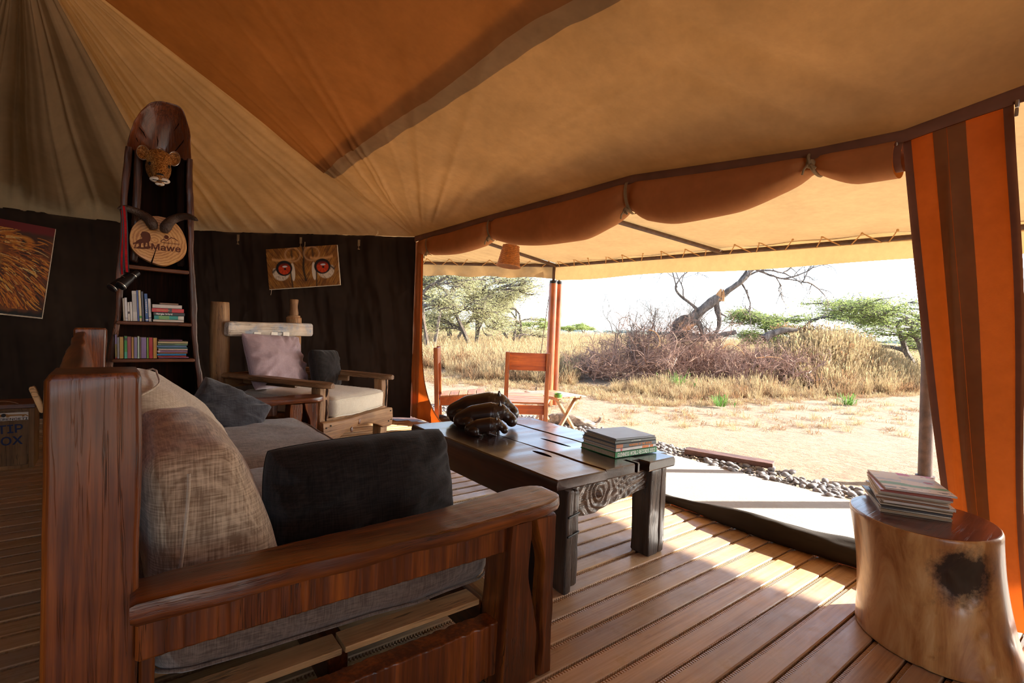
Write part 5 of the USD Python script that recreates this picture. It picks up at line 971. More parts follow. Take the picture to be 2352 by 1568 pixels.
def eyes(U, V):
    x = (U - .51) * 1.8; fur = F3(np.abs(x) * 26 + V * 16, V * 5 - np.abs(x) * 4, 3); f2 = F3(np.abs(x) * 60 + V * 34, V * 8, 6); big = F3(U * 5, V * 4, 9)
    c = np.zeros(U.shape + (3,)) + lin(150, 96, 34); c = mixc(c, (fur - .42) * 3.2, (92, 50, 16)); c = mixc(c, (f2 - .5) * 3, (198, 142, 64)); c = mixc(c, (big - .5) * 2.5, (112, 62, 18)); c = mixc(c, np.exp(-((V - 1) / .22) ** 2) * .4, (96, 54, 20))
    c = mixc(c, np.exp(-((U - .515 - .01 * np.sin(V * 9)) / .016) ** 2) * (V < .85), (22, 14, 12))
    for cx, cy, sg in ((.235, .505, -1), (.77, .515, 1)):
        u = (U - cx) * sg                                # grows towards the outer corner
        c = mixc(c, np.exp(-((V - cy + .20 + 1.6 * (U - cx) ** 2) / .035) ** 2) * (np.abs(U - cx) < .16), (206, 150, 92))
        low = (ell(U, V, cx + sg * .045, cy + .09, .125, .22, .1)) * (V > cy - .02); c = mixc(c, low * .95, (206, 186, 164)); c = mixc(c, low * (F3(U * 90, V * 30, 4) - .5) * 4, (150, 124, 100))
        c = mixc(c, ell(U, V, cx - sg * .118, cy + .10, .034, .24, .15), (214, 196, 176))
        c = mixc(c, np.exp(-((U - (cx - sg * (.085 + .03 * (V - cy)))) / .010) ** 2) * (V > cy + .05), (40, 22, 14))
        c = mixc(c, ell(U, V, cx + sg * .0, cy - .005, .118, .195, .06), (18, 12, 14)); c = mixc(c, np.clip(1 - np.abs(V - (cy + .10 - (u - .08) * 1.3 * 0 - .0)) / .05, 0, 1) * np.clip((u - .09) * 40, 0, 1) * (u < .16) * 0, (18, 12, 14))
        c = mixc(c, np.clip(1 - np.abs((V - cy + .02) - (u - .1) * 1.5) / .05, 0, 1) * (u > .08) * (u < .17), (18, 12, 14))
        iris = ell(U, V, cx + .004, cy + .01, .086, .145, .06); c = mixc(c, iris, (176, 44, 10)); c = mixc(c, iris * (F3(np.arctan2(V - cy, (U - cx) * 1.8) * 6, 0 * U, 2) - .42) * 2.4, (214, 74, 16)); c = mixc(c, iris * np.clip((cy - .02 - V) * 9, 0, .85), (50, 12, 8))
        c = mixc(c, ell(U, V, cx + .012, cy + .015, .020, .035, .4), (24, 10, 10)); c = mixc(c, ell(U, V, cx + .012, cy - .045, .040, .026, .3), (206, 208, 214))
        c = mixc(c, ell(U, V, cx - sg * .12, .16, .018, .16, .5) * .8, (70, 46, 26)); c = mixc(c, np.exp(-((np.hypot((U - cx + sg * .135) * 1.6, V - .18) - .17) / .02) ** 2) * (V < .42) * .6, (206, 160, 116))
    return c
pTL, pTR, pBL = np.array([1.368, 6.715, 1.979]), np.array([2.005, 6.045, 2.049]), np.array([1.413, 6.667, 1.491])
_wn = np.array([-dw[1], dw[0], 0]); _wn = _wn if _wn[0] < 0 else -_wn; _wp = np.array([C1[0], C1[1], 0]) + _wn * .06
def onw(px, py):
    d = CF + CR * (px - 1176) / FPX - CU * (py - 784) / FPX; o = np.array([0, 0, H]); return o + d * np.dot(_wp - o, _wn) / np.dot(d, _wn)
pTL, pTR, pBL = onw(611, 573), onw(775, 562), onw(620, 666)
ux = N(pTR - pTL); uy = pTL - pBL; uy = N(uy - ux * np.dot(ux, uy)); uz = np.cross(ux, uy); Mp = frame((pTR + pBL) / 2, ux, uy); EW, EH = np.linalg.norm(pTR - pTL), np.linalg.norm(pTL - pBL)
t = painted('eyes_painting', 'tilted canvas painting of two red lion eyes on the dark wall', Mp, EW, EH, eyes, (230, 120))
obj('hanging_loop', tube([Mp[:3, 3] + uy * .24 + ux * .03, Mp[:3, 3] + uy * .262 + ux * .035, Mp[:3, 3] + uy * .30 + ux * .04], .006, 6), m_strap, t)
obj('loose_thread', tube([Mp[:3, 3] - uy * .24 - ux * .40, Mp[:3, 3] - uy * .27 - ux * .405, Mp[:3, 3] - uy * .30 - ux * .415], .003, 5), m_cream, t)
def lionp(U, V):
    fx, fy = .30, .42; dx, dy = (U - fx), (V - fy)
    c = np.zeros(U.shape + (3,)) + lin(74, 34, 10); c = mixc(c, (F3(U * 5, V * 5, 3) - .45) * 3, (132, 70, 18))
    face = np.clip((.33 - np.hypot(dx * 1.15, dy * .85)) * 16, 0, 1); c = mixc(c, face, (164, 104, 38)); c = mixc(c, face * (F3(U * 9, V * 16, 8) - .48) * 4, (198, 142, 66)); c = mixc(c, face * (F3(U * 12, V * 12, 11) - .52) * 5, (96, 46, 14))
    c = mixc(c, np.clip((.10 - V + .02 * F3(U * 30, V * 3, 2)) * 30, 0, 1), (116, 6, 8))
    for sx in (-1, 1):
        ex = fx + sx * .43 * (1 if sx > 0 else .8); c = mixc(c, ell(U, V, ex + sx * .0, .215, .115, .085, .25), (206, 126, 34)); c = mixc(c, ell(U, V, ex - sx * .025, .225, .075, .06, .4), (22, 10, 6))
        c = mixc(c, ell(U, V, fx + sx * .115, .36, .052, .028, .3), (30, 12, 8)); c = mixc(c, ell(U, V, fx + sx * .112, .357, .026, .020, .3), (168, 86, 26)); c = mixc(c, ell(U, V, fx + sx * .115, .395, .06, .016, .5), (214, 186, 150))
    c = mixc(c, ell(U, V, fx, .60, .085, .05, .25), (60, 26, 18)); c = mixc(c, ell(U, V, fx, .70, .13, .07, .4) * .8, (206, 176, 130)); c = mixc(c, np.exp(-((V - .69) / .008) ** 2) * (np.abs(U - fx) < .1), (40, 18, 10))
    nx, ny = U.shape; r = np.random.default_rng(4); pal = [lin(*q) for q in ((44, 18, 6), (120, 52, 10), (172, 88, 18), (208, 124, 30), (222, 154, 58), (230, 196, 124))]
    for k in range(1900):                              # brush strokes that sweep out of the face and hang down
        a = r.uniform(-.55, np.pi + .55); q = r.uniform(.27, .66) * np.array([1.0, 1.1]); p = np.array([fx + q[0] * math.cos(a), fy + .08 + q[1] * math.sin(a)])
        if r.uniform() < .35: a = r.uniform(-2.6, -.5); p = np.array([fx + .34 * math.cos(a) * r.uniform(.8, 1.25), fy + .36 * math.sin(a) * r.uniform(.85, 1.1)])
        d = N(np.array([math.cos(a), math.sin(a)]) + np.array([0, .55])); L = r.uniform(.05, .17); bend = r.normal(.2, .5); w = r.choice([2, 2, 3]); cc = np.array(pal[min(5, int(abs(r.normal(2.2 + (k / 1900) * 1.2, 1.3))))])
        for t_ in np.linspace(0, 1, 44):
            i, j = int(p[0] * nx), int(p[1] * ny)
            if 0 <= i < nx - 2 and int(.085 * ny) <= j < int(.93 * ny): c[i:i + w, j:j + 2] += (cc - c[i:i + w, j:j + 2]) * (.75 * (1 - .6 * t_))
            th_ = bend * L * .12; d = np.array([d[0] * math.cos(th_) - d[1] * math.sin(th_), d[0] * math.sin(th_) + d[1] * math.cos(th_)]); p = p + d * L / 44
    c = mixc(c, np.clip((V - .93 + .06 * (F3(U * 16, V * 2, 7) - .5)) * 25, 0, 1), (18, 12, 8)); return c
ux = N(np.array([.985, 0, -.10])); Mp = frame((-1.02, 7.145, 1.565), ux, N((.02, 0, 1) - ux * np.dot((.02, 0, 1), ux)))
painted('lion_painting', 'large canvas painting of a maned lion head at the left edge on the dark wall', Mp, .83, .95, lionp, (250, 280))
# tip box on the floor
t = thing('tip_box', 'wooden tip box with hand lettering standing on the floor at the left edge', 'box', (-.69, 5.1, 0))
fx0, fx1, fy, zt = -.885, -.495, 5.0, .435
obj('front_panel', join(box(fx0 + .02, -.69, fy + .006, fy + .02, .02, zt - .01), box(-.688, fx1 - .02, fy + .006, fy + .02, .02, zt - .01)), m_box, t)
for (x0, x1, z0, z1) in ((fx0, fx0 + .024, 0, zt), (fx1 - .028, fx1, 0, zt), (fx0 + .024, fx1 - .028, 0, .026), (fx0 + .024, fx1 - .028, zt - .012, zt)): obj('frame_strip', box(x0, x1, fy - .004, fy + .022, z0, z1, .002), m_box, t)
obj('side_panel', box(fx0, fx0 + .016, fy + .02, fy + .28, 0, zt), m_box, t); obj('side_panel', box(fx1 - .016, fx1, fy + .02, fy + .28, 0, zt), m_box, t); obj('rear_panel', box(fx0, fx1, fy + .27, fy + .285, 0, zt), m_box, t)
lid = obj('lid', box(fx0 - .006, fx1 + .006, fy - .012, fy + .29, zt, zt + .034, .005), m_sofax, t); obj('wire_handle', tube(spline([(-.74, fy + .0, zt + .034), (-.69, fy, zt + .055), (-.62, fy, zt + .05), (-.58, fy, zt + .034)], 16), .003, 6), m_metal, lid)
obj('label_strip', box(-.80, -.527, fy - .0065, fy - .004, .352, .408), m_white, t)
TF = lambda x, z: frame((x, fy - .0066, z), (1, 0, 0), (0, 0, 1), (0, -1, 0))
m_ink = plain('black_ink', (.015, .014, .016), .6); m_blue = plain('blue_marker', lin(20, 34, 78), .6)
obj('printing', text('SERENGETI', .015, TF(-.614, .362), .0008, True, .165), m_ink, t, smooth=False)
ln = Polygon([(-.095, 0), (-.09, .016), (-.07, .022), (-.05, .028), (-.03, .02), (.03, .018), (.06, .016), (.075, .004), (.078, .0), (.068, .002), (.055, .010), (.05, 0), (.04, 0), (.04, .008), (-.02, .008), (-.03, 0), (-.04, 0), (-.042, .008), (-.06, .004)]).buffer(0)
obj('printed_lion', xf(prism(ln, .0008), TF(-.600, .376)), colmat((176, 120, 40)), t, smooth=False); obj('printed_mane', xf(prism(Point(-.055, .015).buffer(.0125), .001), TF(-.600, .376)), m_ink, t, smooth=False)
TF2 = lambda x, z, r: frame((x, fy + .0058, z), N((1, 0, r)), N((-r, 0, 1)), (0, -1, 0))
obj('lettering', text('TIP', .058, TF2(-.622, .290, .04), .0012, True), m_blue, t, smooth=False); obj('lettering', text('BOX', .058, TF2(-.638, .205, .02), .0012, True), m_blue, t, smooth=False)

# =================================================================== outside: ground, slab, stones
def groundmat():
    n = {"t": ("texture_coordinate", {}), "n1": ("noise_texture", {"scale": .35, "detail": 6.0, "roughness": .6}), "n2": ("noise_texture", {"scale": 7.0, "detail": 8.0, "roughness": .75}), "n3": ("noise_texture", {"scale": 45.0, "detail": 5.0, "roughness": .7}), "m4": ("mapping", {"scale": (30.0, 9.0, 9.0), "rotation": (0, 0, .5)}), "n4": ("noise_texture", {"scale": 1.0, "detail": 4.0, "distortion": 1.5}),
         "r1": ("rgb_ramp", {"ramp": [(.32, lin(128, 104, 88)), (.5, lin(148, 126, 108)), (.68, lin(168, 146, 124))]}), "mx": ("mix_float", {"fac": .5}), "s4": ("map_range", {"from_min": .46, "from_max": .62, "to_min": 0.0, "to_max": .75, "clamp": True}), "c4": ("mix", {"color2": lin(184, 166, 134)}),
         "s5": ("map_range", {"from_min": .57, "from_max": .7, "to_min": 0.0, "to_max": .55, "clamp": True}), "c5": ("mix", {"color2": lin(132, 94, 66)}), "ad": ("math", {"math_type": "add"}), "b": ("bump", {"strength": .8, "distance": .03}), "p": ("principled_bsdf", {"roughness": .95, "specular_ior_level": .1})}
    l = [("t.object", "n1.vector"), ("t.object", "n2.vector"), ("t.object", "n3.vector"), ("t.object", "m4.vector"), ("m4.vector", "n4.vector"), ("n1.fac", "mx.a"), ("n2.fac", "mx.b"), ("mx.result", "r1.fac"), ("n4.fac", "s4.value"), ("s4.result", "c4.fac"), ("r1.color", "c4.color1"),
         ("n3.fac", "s5.value"), ("s5.result", "c5.fac"), ("c4.color", "c5.color1"), ("c5.color", "p.base_color"), ("n2.fac", "ad.value1"), ("n3.fac", "ad.value2"), ("ad.value", "b.height"), ("b.normal", "p.normal")]
    return M_('savanna_ground', n, l)
m_ground = groundmat()
m_field = plain('straw_field', lin(206, 178, 126), .95, var=.25)
ga = np.concatenate([np.linspace(-60, 2, 30), np.linspace(2.6, 20, 130), np.linspace(21, 70, 50), np.linspace(80, 900, 30)]); gb = np.concatenate([np.linspace(-300, -20, 20), np.linspace(-18, 18, 170), np.linspace(19, 80, 50), np.linspace(90, 1500, 40)])
X, Y = np.meshgrid(ga, gb, indexing='ij'); near = np.clip(1 - np.hypot(X - 8, Y - 4) / 30, 0, 1)
Z = G - .02 + .05 * (meshkit.fbm(np.stack([X * .8, Y * .8, 0 * X], -1), 4, 3) - .5) * near * (X > 4.6) + .03 * (meshkit.fbm(np.stack([X * 4, Y * 4, 0 * X], -1), 3, 5) - .5) * near * (X > 4.6)
Z = np.where(X < 4.5, G - .04, Z)
struct('ground', grid(np.stack([X, Y, Z], -1)), m_ground, smooth=True, label='sandy savanna ground with dry straw outside the tent')
sl = Polygon([(2.98, -4), (4.44, -4), (4.46, 5.0), (3.6, 6.1), (2.98, 5.5)])
struct('concrete_apron', wobble(move(prism(sl, .2), (0, 0, -.28)), .0, 1), m_conc, smooth=20, label='pale concrete apron along the deck edge')
t = thing('gravel_strip', 'strip of grey gravel between the concrete apron and the sand', 'gravel', (4.6, 2, G))
m_stone = M_('gravel_stone', {"o": ("object_info", {}), "g": ("geometry", {}), "t": ("texture_coordinate", {}), "n": ("noise_texture", {"scale": 30.0, "detail": 4.0}), "ad": ("math", {"math_type": "add"}), "ml": ("math", {"math_type": "multiply", "value2": .5}), "x": ("mix_float", {"fac": .45}), "r": ("rgb_ramp", {"ramp": [(.15, lin(84, 82, 82)), (.5, lin(146, 142, 140)), (.85, lin(204, 200, 196))]}), "p": ("principled_bsdf", {"roughness": .75})},
     [("t.object", "n.vector"), ("o.random", "ad.value1"), ("g.random_per_island", "ad.value2"), ("ad.value", "ml.value1"), ("ml.value", "x.a"), ("n.fac", "x.b"), ("x.result", "r.fac"), ("r.color", "p.base_color")])
_i1 = trimesh.creation.icosphere(1); rs = np.random.default_rng(3)
def stone(c, s):
    v = np.array(_i1.vertices); v = v * (1 + .45 * (meshkit.noise(v * 1.3 + rs.uniform(0, 50), 2)[:, None] - .5)); v = v * (s * np.array([1, rs.uniform(.6, .95), rs.uniform(.4, .65)]))
    a = rs.uniform(0, 6.28); R_ = rot((0, 0, 1), math.degrees(a))[:3, :3] @ rot((1, 0, 0), rs.uniform(-25, 25))[:3, :3]; return v @ R_.T + c, np.array(_i1.faces)
pts = []
for i in range(2600):
    yv = rs.uniform(-1.5, 7.0); w = .42 if yv < 5 else .5; xv = 4.44 + rs.uniform(0, w) + (0 if yv < 5 else -(yv - 5) * .62)
    pts.append((xv, yv, rs.uniform(.012, .032)))
pts.sort(key=lambda q: -q[2] / (q[0] * .6115 + q[1] * .791))
vis = [q for q in pts if .9 < q[1] < 3.2]; other = [q for q in pts if not (.9 < q[1] < 3.2)]
for q in vis[:180]: obj('stone', stone((q[0], q[1], G + .045 + q[2] * .4 + rs.uniform(0, .03)), q[2] * 1.2), m_stone, t, smooth=50)
obj('small_stones', join(*[stone((q[0], q[1], G + .035 + rs.uniform(0, .035)), q[2]) for q in vis[180:] + other]), m_stone, t, kind='stuff', smooth=50)
t = obj('loose_board', S((4.62, 2.97, -.045), (4.86, 2.20, -.045), .15, .05, n=14, wob=.004, seed=4), m_plank, label='brown weathered board lying on the gravel strip', cat='board')
# outdoor chairs
def lounge(name, label, o, rz, lean):
    t = thing(name, label, 'chair', (*o, 0), rz)
    k = dict(local=True); w = .44; G_ = -.08
    for sx in (-1, 1):
        obj('back_post', S((sx * w / 2, 0, G_), (sx * w / 2, -lean, .885), .045, .05, up=(0, 1, 0), b=.005, n=8, wob=.002, seed=sx + 2), m_orgz, t, **k)
        obj('front_leg', S((sx * w / 2, .50, G_), (sx * w / 2, .50, .345), .045, .05, up=(0, 1, 0), b=.005, n=6, wob=.002, seed=sx + 5), m_orgz, t, **k)
        obj('side_apron', S((sx * (w / 2 - .012), .02, .275), (sx * (w / 2 - .012), .49, .30), .025, .11, b=.004, n=6, wob=.002, seed=8 + sx), m_orgx, t, **k)
    obj('back_panel', S((-w / 2 + .01, -lean * .88 + .012, .785), (w / 2 - .01, -lean * .88 + .012, .785), .022, .19, b=.004, n=10, wob=.002, seed=3), m_orgx, t, **k)
    obj('rear_apron', S((-w / 2, .0, .255), (w / 2, .0, .255), .025, .10, b=.004, n=8, wob=.002, seed=4), m_orgx, t, **k)
    obj('front_apron', S((-w / 2, .495, .30), (w / 2, .495, .30), .025, .09, b=.004, n=8, wob=.002, seed=14), m_orgx, t, **k)
    obj('stretcher', S((-w / 2, .49, .05), (w / 2, .49, .05), .025, .035, n=6), m_orgx, t, **k)
    for i in range(5):
        f = (i + .5) / 5; obj('seat_slat', S((-w / 2 - .01, .02 + .52 * f, .325 + .045 * f), (w / 2 + .01, .02 + .52 * f, .325 + .045 * f), .098, .018, up=(0, -.09, 1), b=.003, n=6, wob=.002, seed=i), m_seatw, t, **k)
    return t
a1 = math.radians(-37.7 + 2)
lounge('wooden_chair', 'low orange wooden chair seen from behind, next to the folding table', (3.515, 4.26), a1, .05)
lounge('wooden_chair', 'low orange wooden chair seen from its side, left of the other outdoor chair', (3.02, 5.28), a1 - math.radians(88), .05)
t = thing('folding_table', 'small wooden folding table with crossed legs out on the gravel', 'table', (4.32, 4.66, G))
ft = np.array([[4.09, 4.99], [4.07, 4.36], [4.55, 4.34], [4.53, 4.95]]); zt = .335
for i in range(5):
    f = (i + .5) / 5; a = ft[0] * (1 - f) + ft[3] * f; b = ft[1] * (1 - f) + ft[2] * f; obj('top_slat', S((*a, zt), (*b, zt), .092, .018, b=.003, n=8, wob=.002, seed=i), m_seatw, t)
for yy, sd in ((4.43, 1), (4.87, 2)):
    obj('crossed_leg', S((4.13, yy, G + .03), (4.48, yy + .01, zt - .01), .028, .05, up=(0, 1, 0), b=.004, n=6, wob=.002, seed=sd), m_slat, t); obj('crossed_leg', S((4.50, yy + .032, G + .03), (4.15, yy + .03, zt - .01), .028, .05, up=(0, 1, 0), b=.004, n=6, wob=.002, seed=sd + 3), m_slat, t)
for x in (4.14, 4.49): obj('foot_bar', S((x, 4.38, G + .03), (x, 4.93, G + .03), .035, .03, b=.004, n=4, wob=.002), m_slat, t); obj('top_bar', S((x, 4.38, zt - .025), (x, 4.93, zt - .025), .03, .03, b=.004, n=4, wob=.002), m_slat, t)
cp = at(1282, 903, 5.95); cp[2] = zt + .011; t = thing('ashtray', 'small green glazed pot on the folding table', 'pot', cp)
obj('pot', move(lathe([(.03, 0), (.045, .004), (.05, .03), (.046, .05), (.040, .05), (.040, .02), (.0, .018)], 20), cp), plain('green_glaze', lin(70, 120, 40), .25, coat=.5), t)
lg = at(1322, 955, 6.6); t = obj('driftwood_log', wobble(tube(spline([(lg[0] - .25, lg[1] + .3, -.07), (lg[0] - .07, lg[1] + .07, -.02), (lg[0] + .05, lg[1] - .08, -.05), (lg[0] + .16, lg[1] - .18, -.08), (lg[0] + .22, lg[1] - .24, .02)], 40), np.interp(np.linspace(0, 1, 40), [0, .3, .6, .85, 1], [.07, .09, .08, .045, .015]), 16), .05, 6, 3), m_grey, label='pale weathered log lying behind the folding table', cat='log', smooth=40)

# =================================================================== vegetation
m_grassA = leafy('dry_grass', lin(172, 150, 112), lin(196, 178, 140), .4)
m_grassB = leafy('brown_grass', lin(146, 114, 82), lin(188, 158, 116), .4)
m_leaf1 = leafy('acacia_leaf', lin(138, 150, 88), lin(190, 192, 126), .45)
m_leaf2 = leafy('grey_green_leaf', lin(172, 168, 122), lin(212, 204, 158), .45)
m_green = leafy('green_sprout', lin(96, 130, 60), lin(140, 164, 88), .4)
def tuft(seed, n=46, h=.7, spread=.5, w=.0048, droop=.5, base=.10):
    r = np.random.default_rng(seed); V, F = [], []
    for i in range(n):
        a = r.uniform(0, 2 * np.pi); p = np.array([math.cos(a), math.sin(a), 0]) * base * math.sqrt(r.uniform(0, 1)); d = np.array([math.cos(a + r.normal(0, .5)), math.sin(a + r.normal(0, .5)), 0]); L = h * r.uniform(.45, 1.1); k = spread * r.uniform(.1, 1)
        s = np.array([-d[1], d[0], 0]) * w; q = [p + d * k * L * t_ ** (1.4) + np.array([0, 0, L * (t_ - droop * k * t_ ** 2.5)]) for t_ in (0, .4, .75, 1.0)]
        b = len(V); V += [q[0] - s, q[0] + s, q[1] - s, q[1] + s, q[2] - s * .8, q[2] + s * .8, q[3]]; F += [(b, b + 1, b + 3), (b, b + 3, b + 2), (b + 2, b + 3, b + 5), (b + 2, b + 5, b + 4), (b + 4, b + 5, b + 6)]
        if i % 4 == 0:                                   # feathery seed head
            e = q[3]; b = len(V); V += [e + s * 2.2, e - s * 2.2, e + d * .05 + [0, 0, .03], e - [0, 0, .09]]; F += [(b, b + 1, b + 2), (b, b + 3, b + 1)]
    return np.array(V), np.array(F)
def scatter(name, label, cat, protos, mats, P, S_, seed, kind='stuff'):
    p = _path('/World', name); pi = UsdGeom.PointInstancer.Define(stage, p); tag(pi, label, cat, None, kind); r = np.random.default_rng(seed); ids = []
    for i, (m, mt) in enumerate(zip(protos, mats)): v, f = m; g = usdkit.mesh(stage, f'{p}/clump_{i}' if i else f'{p}/clump', (v, f), mt); ids.append(g.GetPath())
    pi.CreatePrototypesRel().SetTargets(ids); n = len(P); a = r.uniform(0, 2 * np.pi, n)
    pi.CreateProtoIndicesAttr(Vt.IntArray.FromNumpy(r.integers(0, len(protos), n).astype(np.int32))); pi.CreatePositionsAttr(Vt.Vec3fArray.FromNumpy(np.asarray(P, np.float32)))
    tl = r.normal(0, .06, (n, 2)); q = np.zeros((n, 4)); q[:, 0] = np.cos(a / 2); q[:, 3] = np.sin(a / 2)
    pi.CreateOrientationsAttr(Vt.QuathArray([Gf.Quath(float(x[0]), 0, 0, float(x[3])) for x in q])); pi.CreateScalesAttr(Vt.Vec3fArray.FromNumpy(np.asarray(S_, np.float32)[:, None] * np.array([1, 1, 1], np.float32) * np.ones((n, 3), np.float32)))
edge_ = pw([(-40, 30), (0.5, 20), (3.2, 19), (4.3, 14.5), (4.9, 11.2), (5.7, 9.1), (8.0, 8.6), (10, 7.3), (12.2, 6.8), (20, 5.6), (45, 5)])
r = np.random.default_rng(5); P, Sc = [], []
while len(P) < 12000:
    d = 8 + 60 * r.uniform(0, 1) ** 1.9; px = r.uniform(900, 2320); q = at(px, 784, d); x, yv = q[0], q[1]
    e = float(edge_(np.clip(yv, -40, 45))) + .35 * math.sin(yv * 1.7) + .3 * math.sin(yv * 4.1)
    if x < e: continue
    ed = x - e; s = (.55 + .5 * min(ed / 2.5, 1)) * r.uniform(.7, 1.25) * (1 + max(0, d - 22) * .012)
    if 1330 < px < 1880 and 12.0 < d < 16.5: continue
    if 1300 < px < 1900 and d <= 12.0: s *= .62
    P.append((x, yv, G - .03)); Sc.append(s)
scatter('dry_grass', 'tall straw coloured dry grass beyond the sandy track', 'grass', [tuft(1), tuft(2, 50, .75, .7), tuft(3, 40, .6, 1.1, .007, .7), tuft(4, 44, .55, .9, .007)], [m_grassA, m_grassA, m_grassB, m_grassB], P, Sc, 4)
# short straw litter at the edge of the track
P, Sc = [], []
while len(P) < 1500:
    d = r.uniform(7.0, 16); px = r.uniform(960, 2140); q = at(px, 784, d); e = float(edge_(np.clip(q[1], -40, 45)))
    if not (e - 1.6 < q[0] < e + .4) and r.uniform() > .12 or q[0] < 5.2: continue
    P.append((q[0], q[1], G - .02)); Sc.append(r.uniform(.12, .32))
scatter('straw_litter', 'short dry straw along the edge of the sandy track', 'straw', [tuft(11, 40, .6, 1.6, .009, .9, .3), tuft(12, 30, .5, 2.0, .009, 1.0, .35)], [m_grassA, m_grassB], P, Sc, 6)
for i, (px, py, d, lb) in enumerate(((1655, 912, 9.3, 'small green weed in front of the dry grass below the dead branches'), (1945, 930, 10.2, 'small green weed at the grass edge to the right'), (1560, 845, 11.5, 'green tuft among the dry grass under the fallen trunk'))):
    c = at(px, py, d); t = obj('weed', move(tuft(40 + i, 60, .28 if i < 2 else .6, 1.2, .007), (c[0], c[1], G)), m_green, label=lb, cat='weed')
# the grassy mound at the right
mc = at(1935, 800, 15.0); P, Sc = [], []
for i in range(1500):
    u, v = r.normal(0, 1, 2) * .42; q = at(1915 + u * 190, 784, 15.0 + v * 1.6 + u * .3); hh = 1.25 * math.exp(-(u * 1.05 + .05) ** 2 * 1.1 - v ** 2 * .8); P.append((q[0], q[1], G + hh * .55 * r.uniform(.3, 1))); Sc.append(r.uniform(.8, 1.25) * (.6 + .5 * hh))
scatter('grassy_mound', 'high mound of feathery dry grass to the right of the fallen tree', 'grass', [tuft(21, 60, .75, .6, .007), tuft(22, 60, .8, .4, .006), tuft(23, 50, .6, 1.0, .008)], [m_grassA, m_grassA, m_grassB], P, Sc, 8)

def branchy(base, direc, L, rad, seed, levels=4, kids=4, spread=.6, flat=.0, bend=.25, ratio=.66, sides=5, upw=.15):
    """Recursive boughs. Returns (mesh, tip points)."""
    r = np.random.default_rng(seed); parts, tips = [], []
    def grow(p, d, L, rad, lv):
        n = 6 if lv < 2 else 4; pts = [p]; dd = d.copy()
        for i in range(n):
            dd = N(dd + r.normal(0, bend / 2, 3) + np.array([0, 0, upw * .25])); 
            if flat and lv >= 1: dd[2] *= (1 - flat * .5); dd = N(dd)
            pts.append(pts[-1] + dd * L / n)
        pts = np.array(pts); parts.append(tube(pts, np.linspace(rad, rad * .55, len(pts)), max(3, sides - lv)))
        if lv >= levels: tips.extend(pts[2:]); return
        if lv == levels - 1: tips.extend(pts[3:])
        for j in range(kids + (1 if lv else 0)):
            f = r.uniform(.35, 1.0) if j else 1.0; k = min(int(f * n), n); nd = N(dd + r.normal(0, spread, 3) * np.array([1, 1, 1 - flat * .7]))
            grow(pts[k], nd, L * ratio * r.uniform(.75, 1.2), rad * .56, lv + 1)
    grow(np.array(base, float), N(direc), L, rad, 0); return join(*parts), np.array(tips)
def leaves(tips, n, size, seed, flat=.6, spread=.25, elong=2.2):
    r = np.random.default_rng(seed); c = tips[r.integers(0, len(tips), n)] + r.normal(0, spread, (n, 3)) * np.array([1, 1, .45]); a = r.normal(0, 1, (n, 3)) * np.array([1, 1, 1 - flat]); a /= np.linalg.norm(a, axis=1, keepdims=True); b = np.cross(a, r.normal(0, 1, (n, 3))); b /= np.linalg.norm(b, axis=1, keepdims=True)
    s = size * r.uniform(.6, 1.3, (n, 1)); V = np.stack([c - a * s * elong / 2, c + b * s * .35, c + a * s * elong / 2, c - b * s * .35], 1).reshape(-1, 3); i = np.arange(n)[:, None] * 4
    return V, np.concatenate([i + [0, 1, 2], i + [0, 2, 3]])
def acacia(label, px, py, d, hgt, width, seed, leafm, nl, ls, lean=(0, 0), group=None, stems=3, levels=4, flat=.75, zb=G):
    p = at(px, py, d); p[2] = zb; t = thing('acacia_tree', label, 'tree', p, group=group); W, T = [], []; r = np.random.default_rng(seed)
    for k in range(stems):
        a = 2 * np.pi * k / stems + r.uniform(-.5, .5); m, tp = branchy(p + np.array([math.cos(a), math.sin(a), 0]) * .06 * hgt * .3, (math.cos(a) * .55 + lean[0], math.sin(a) * .55 + lean[1], .9), hgt * .40, .021 * hgt, seed * 7 + k, levels, 3, .62, flat, .3, .68); W.append(m); T.append(tp)
    v, f = join(*W); T = np.vstack(T); sx = width / max(np.ptp(v[:, 0]), np.ptp(v[:, 1])); sz = hgt / np.ptp(v[:, 2]); Sv = np.array([sx, sx, sz]); v = (v - p) * Sv + p; T = (T - p) * Sv + p; T = T[T[:, 2] > p[2] + hgt * (.38 if flat > .9 else .22)]
    obj('branches', (v, f), m_bark, t, smooth=50); obj('fine_twigs', leaves(T, int(nl * .30), .022, seed + 3, .3, .03 * width, 20), m_bark, t, kind='stuff'); obj('foliage', leaves(T, int(nl * 2.6), ls * .52, seed + 1, spread=(.035 if flat > .9 else .05) * width, elong=2.8), leafm, t, kind='stuff'); return t
acacia('slender grey green acacia nearest the awning poles, with forked trunk', 1178, 775, 30, 3.7, 5.4, 2, m_leaf2, 5200, .085, zb=G)
acacia('broad dense pale acacia left of the forked one, behind the outdoor chairs', 1090, 780, 24, 4.4, 6.6, 5, m_leaf2, 8500, .075)
acacia('pale feathery acacia at the far left edge of the opening', 990, 780, 20, 4.6, 5.6, 8, m_leaf2, 6500, .075)
acacia('bushy pale thorn tree in the gap between the two left acacias', 1040, 785, 28, 4.6, 6.0, 12, m_leaf2, 5000, .085)
acacia('flat topped green acacia behind the fallen trunk', 1800, 800, 21.0, 2.75, 5.2, 15, m_leaf1, 7500, .085, flat=.95)
acacia('spreading green acacia at the right beside the steel post', 2128, 815, 17.5, 2.95, 6.6, 19, m_leaf1, 9500, .075, lean=(-.12, .1), flat=.95)
r = np.random.default_rng(9)
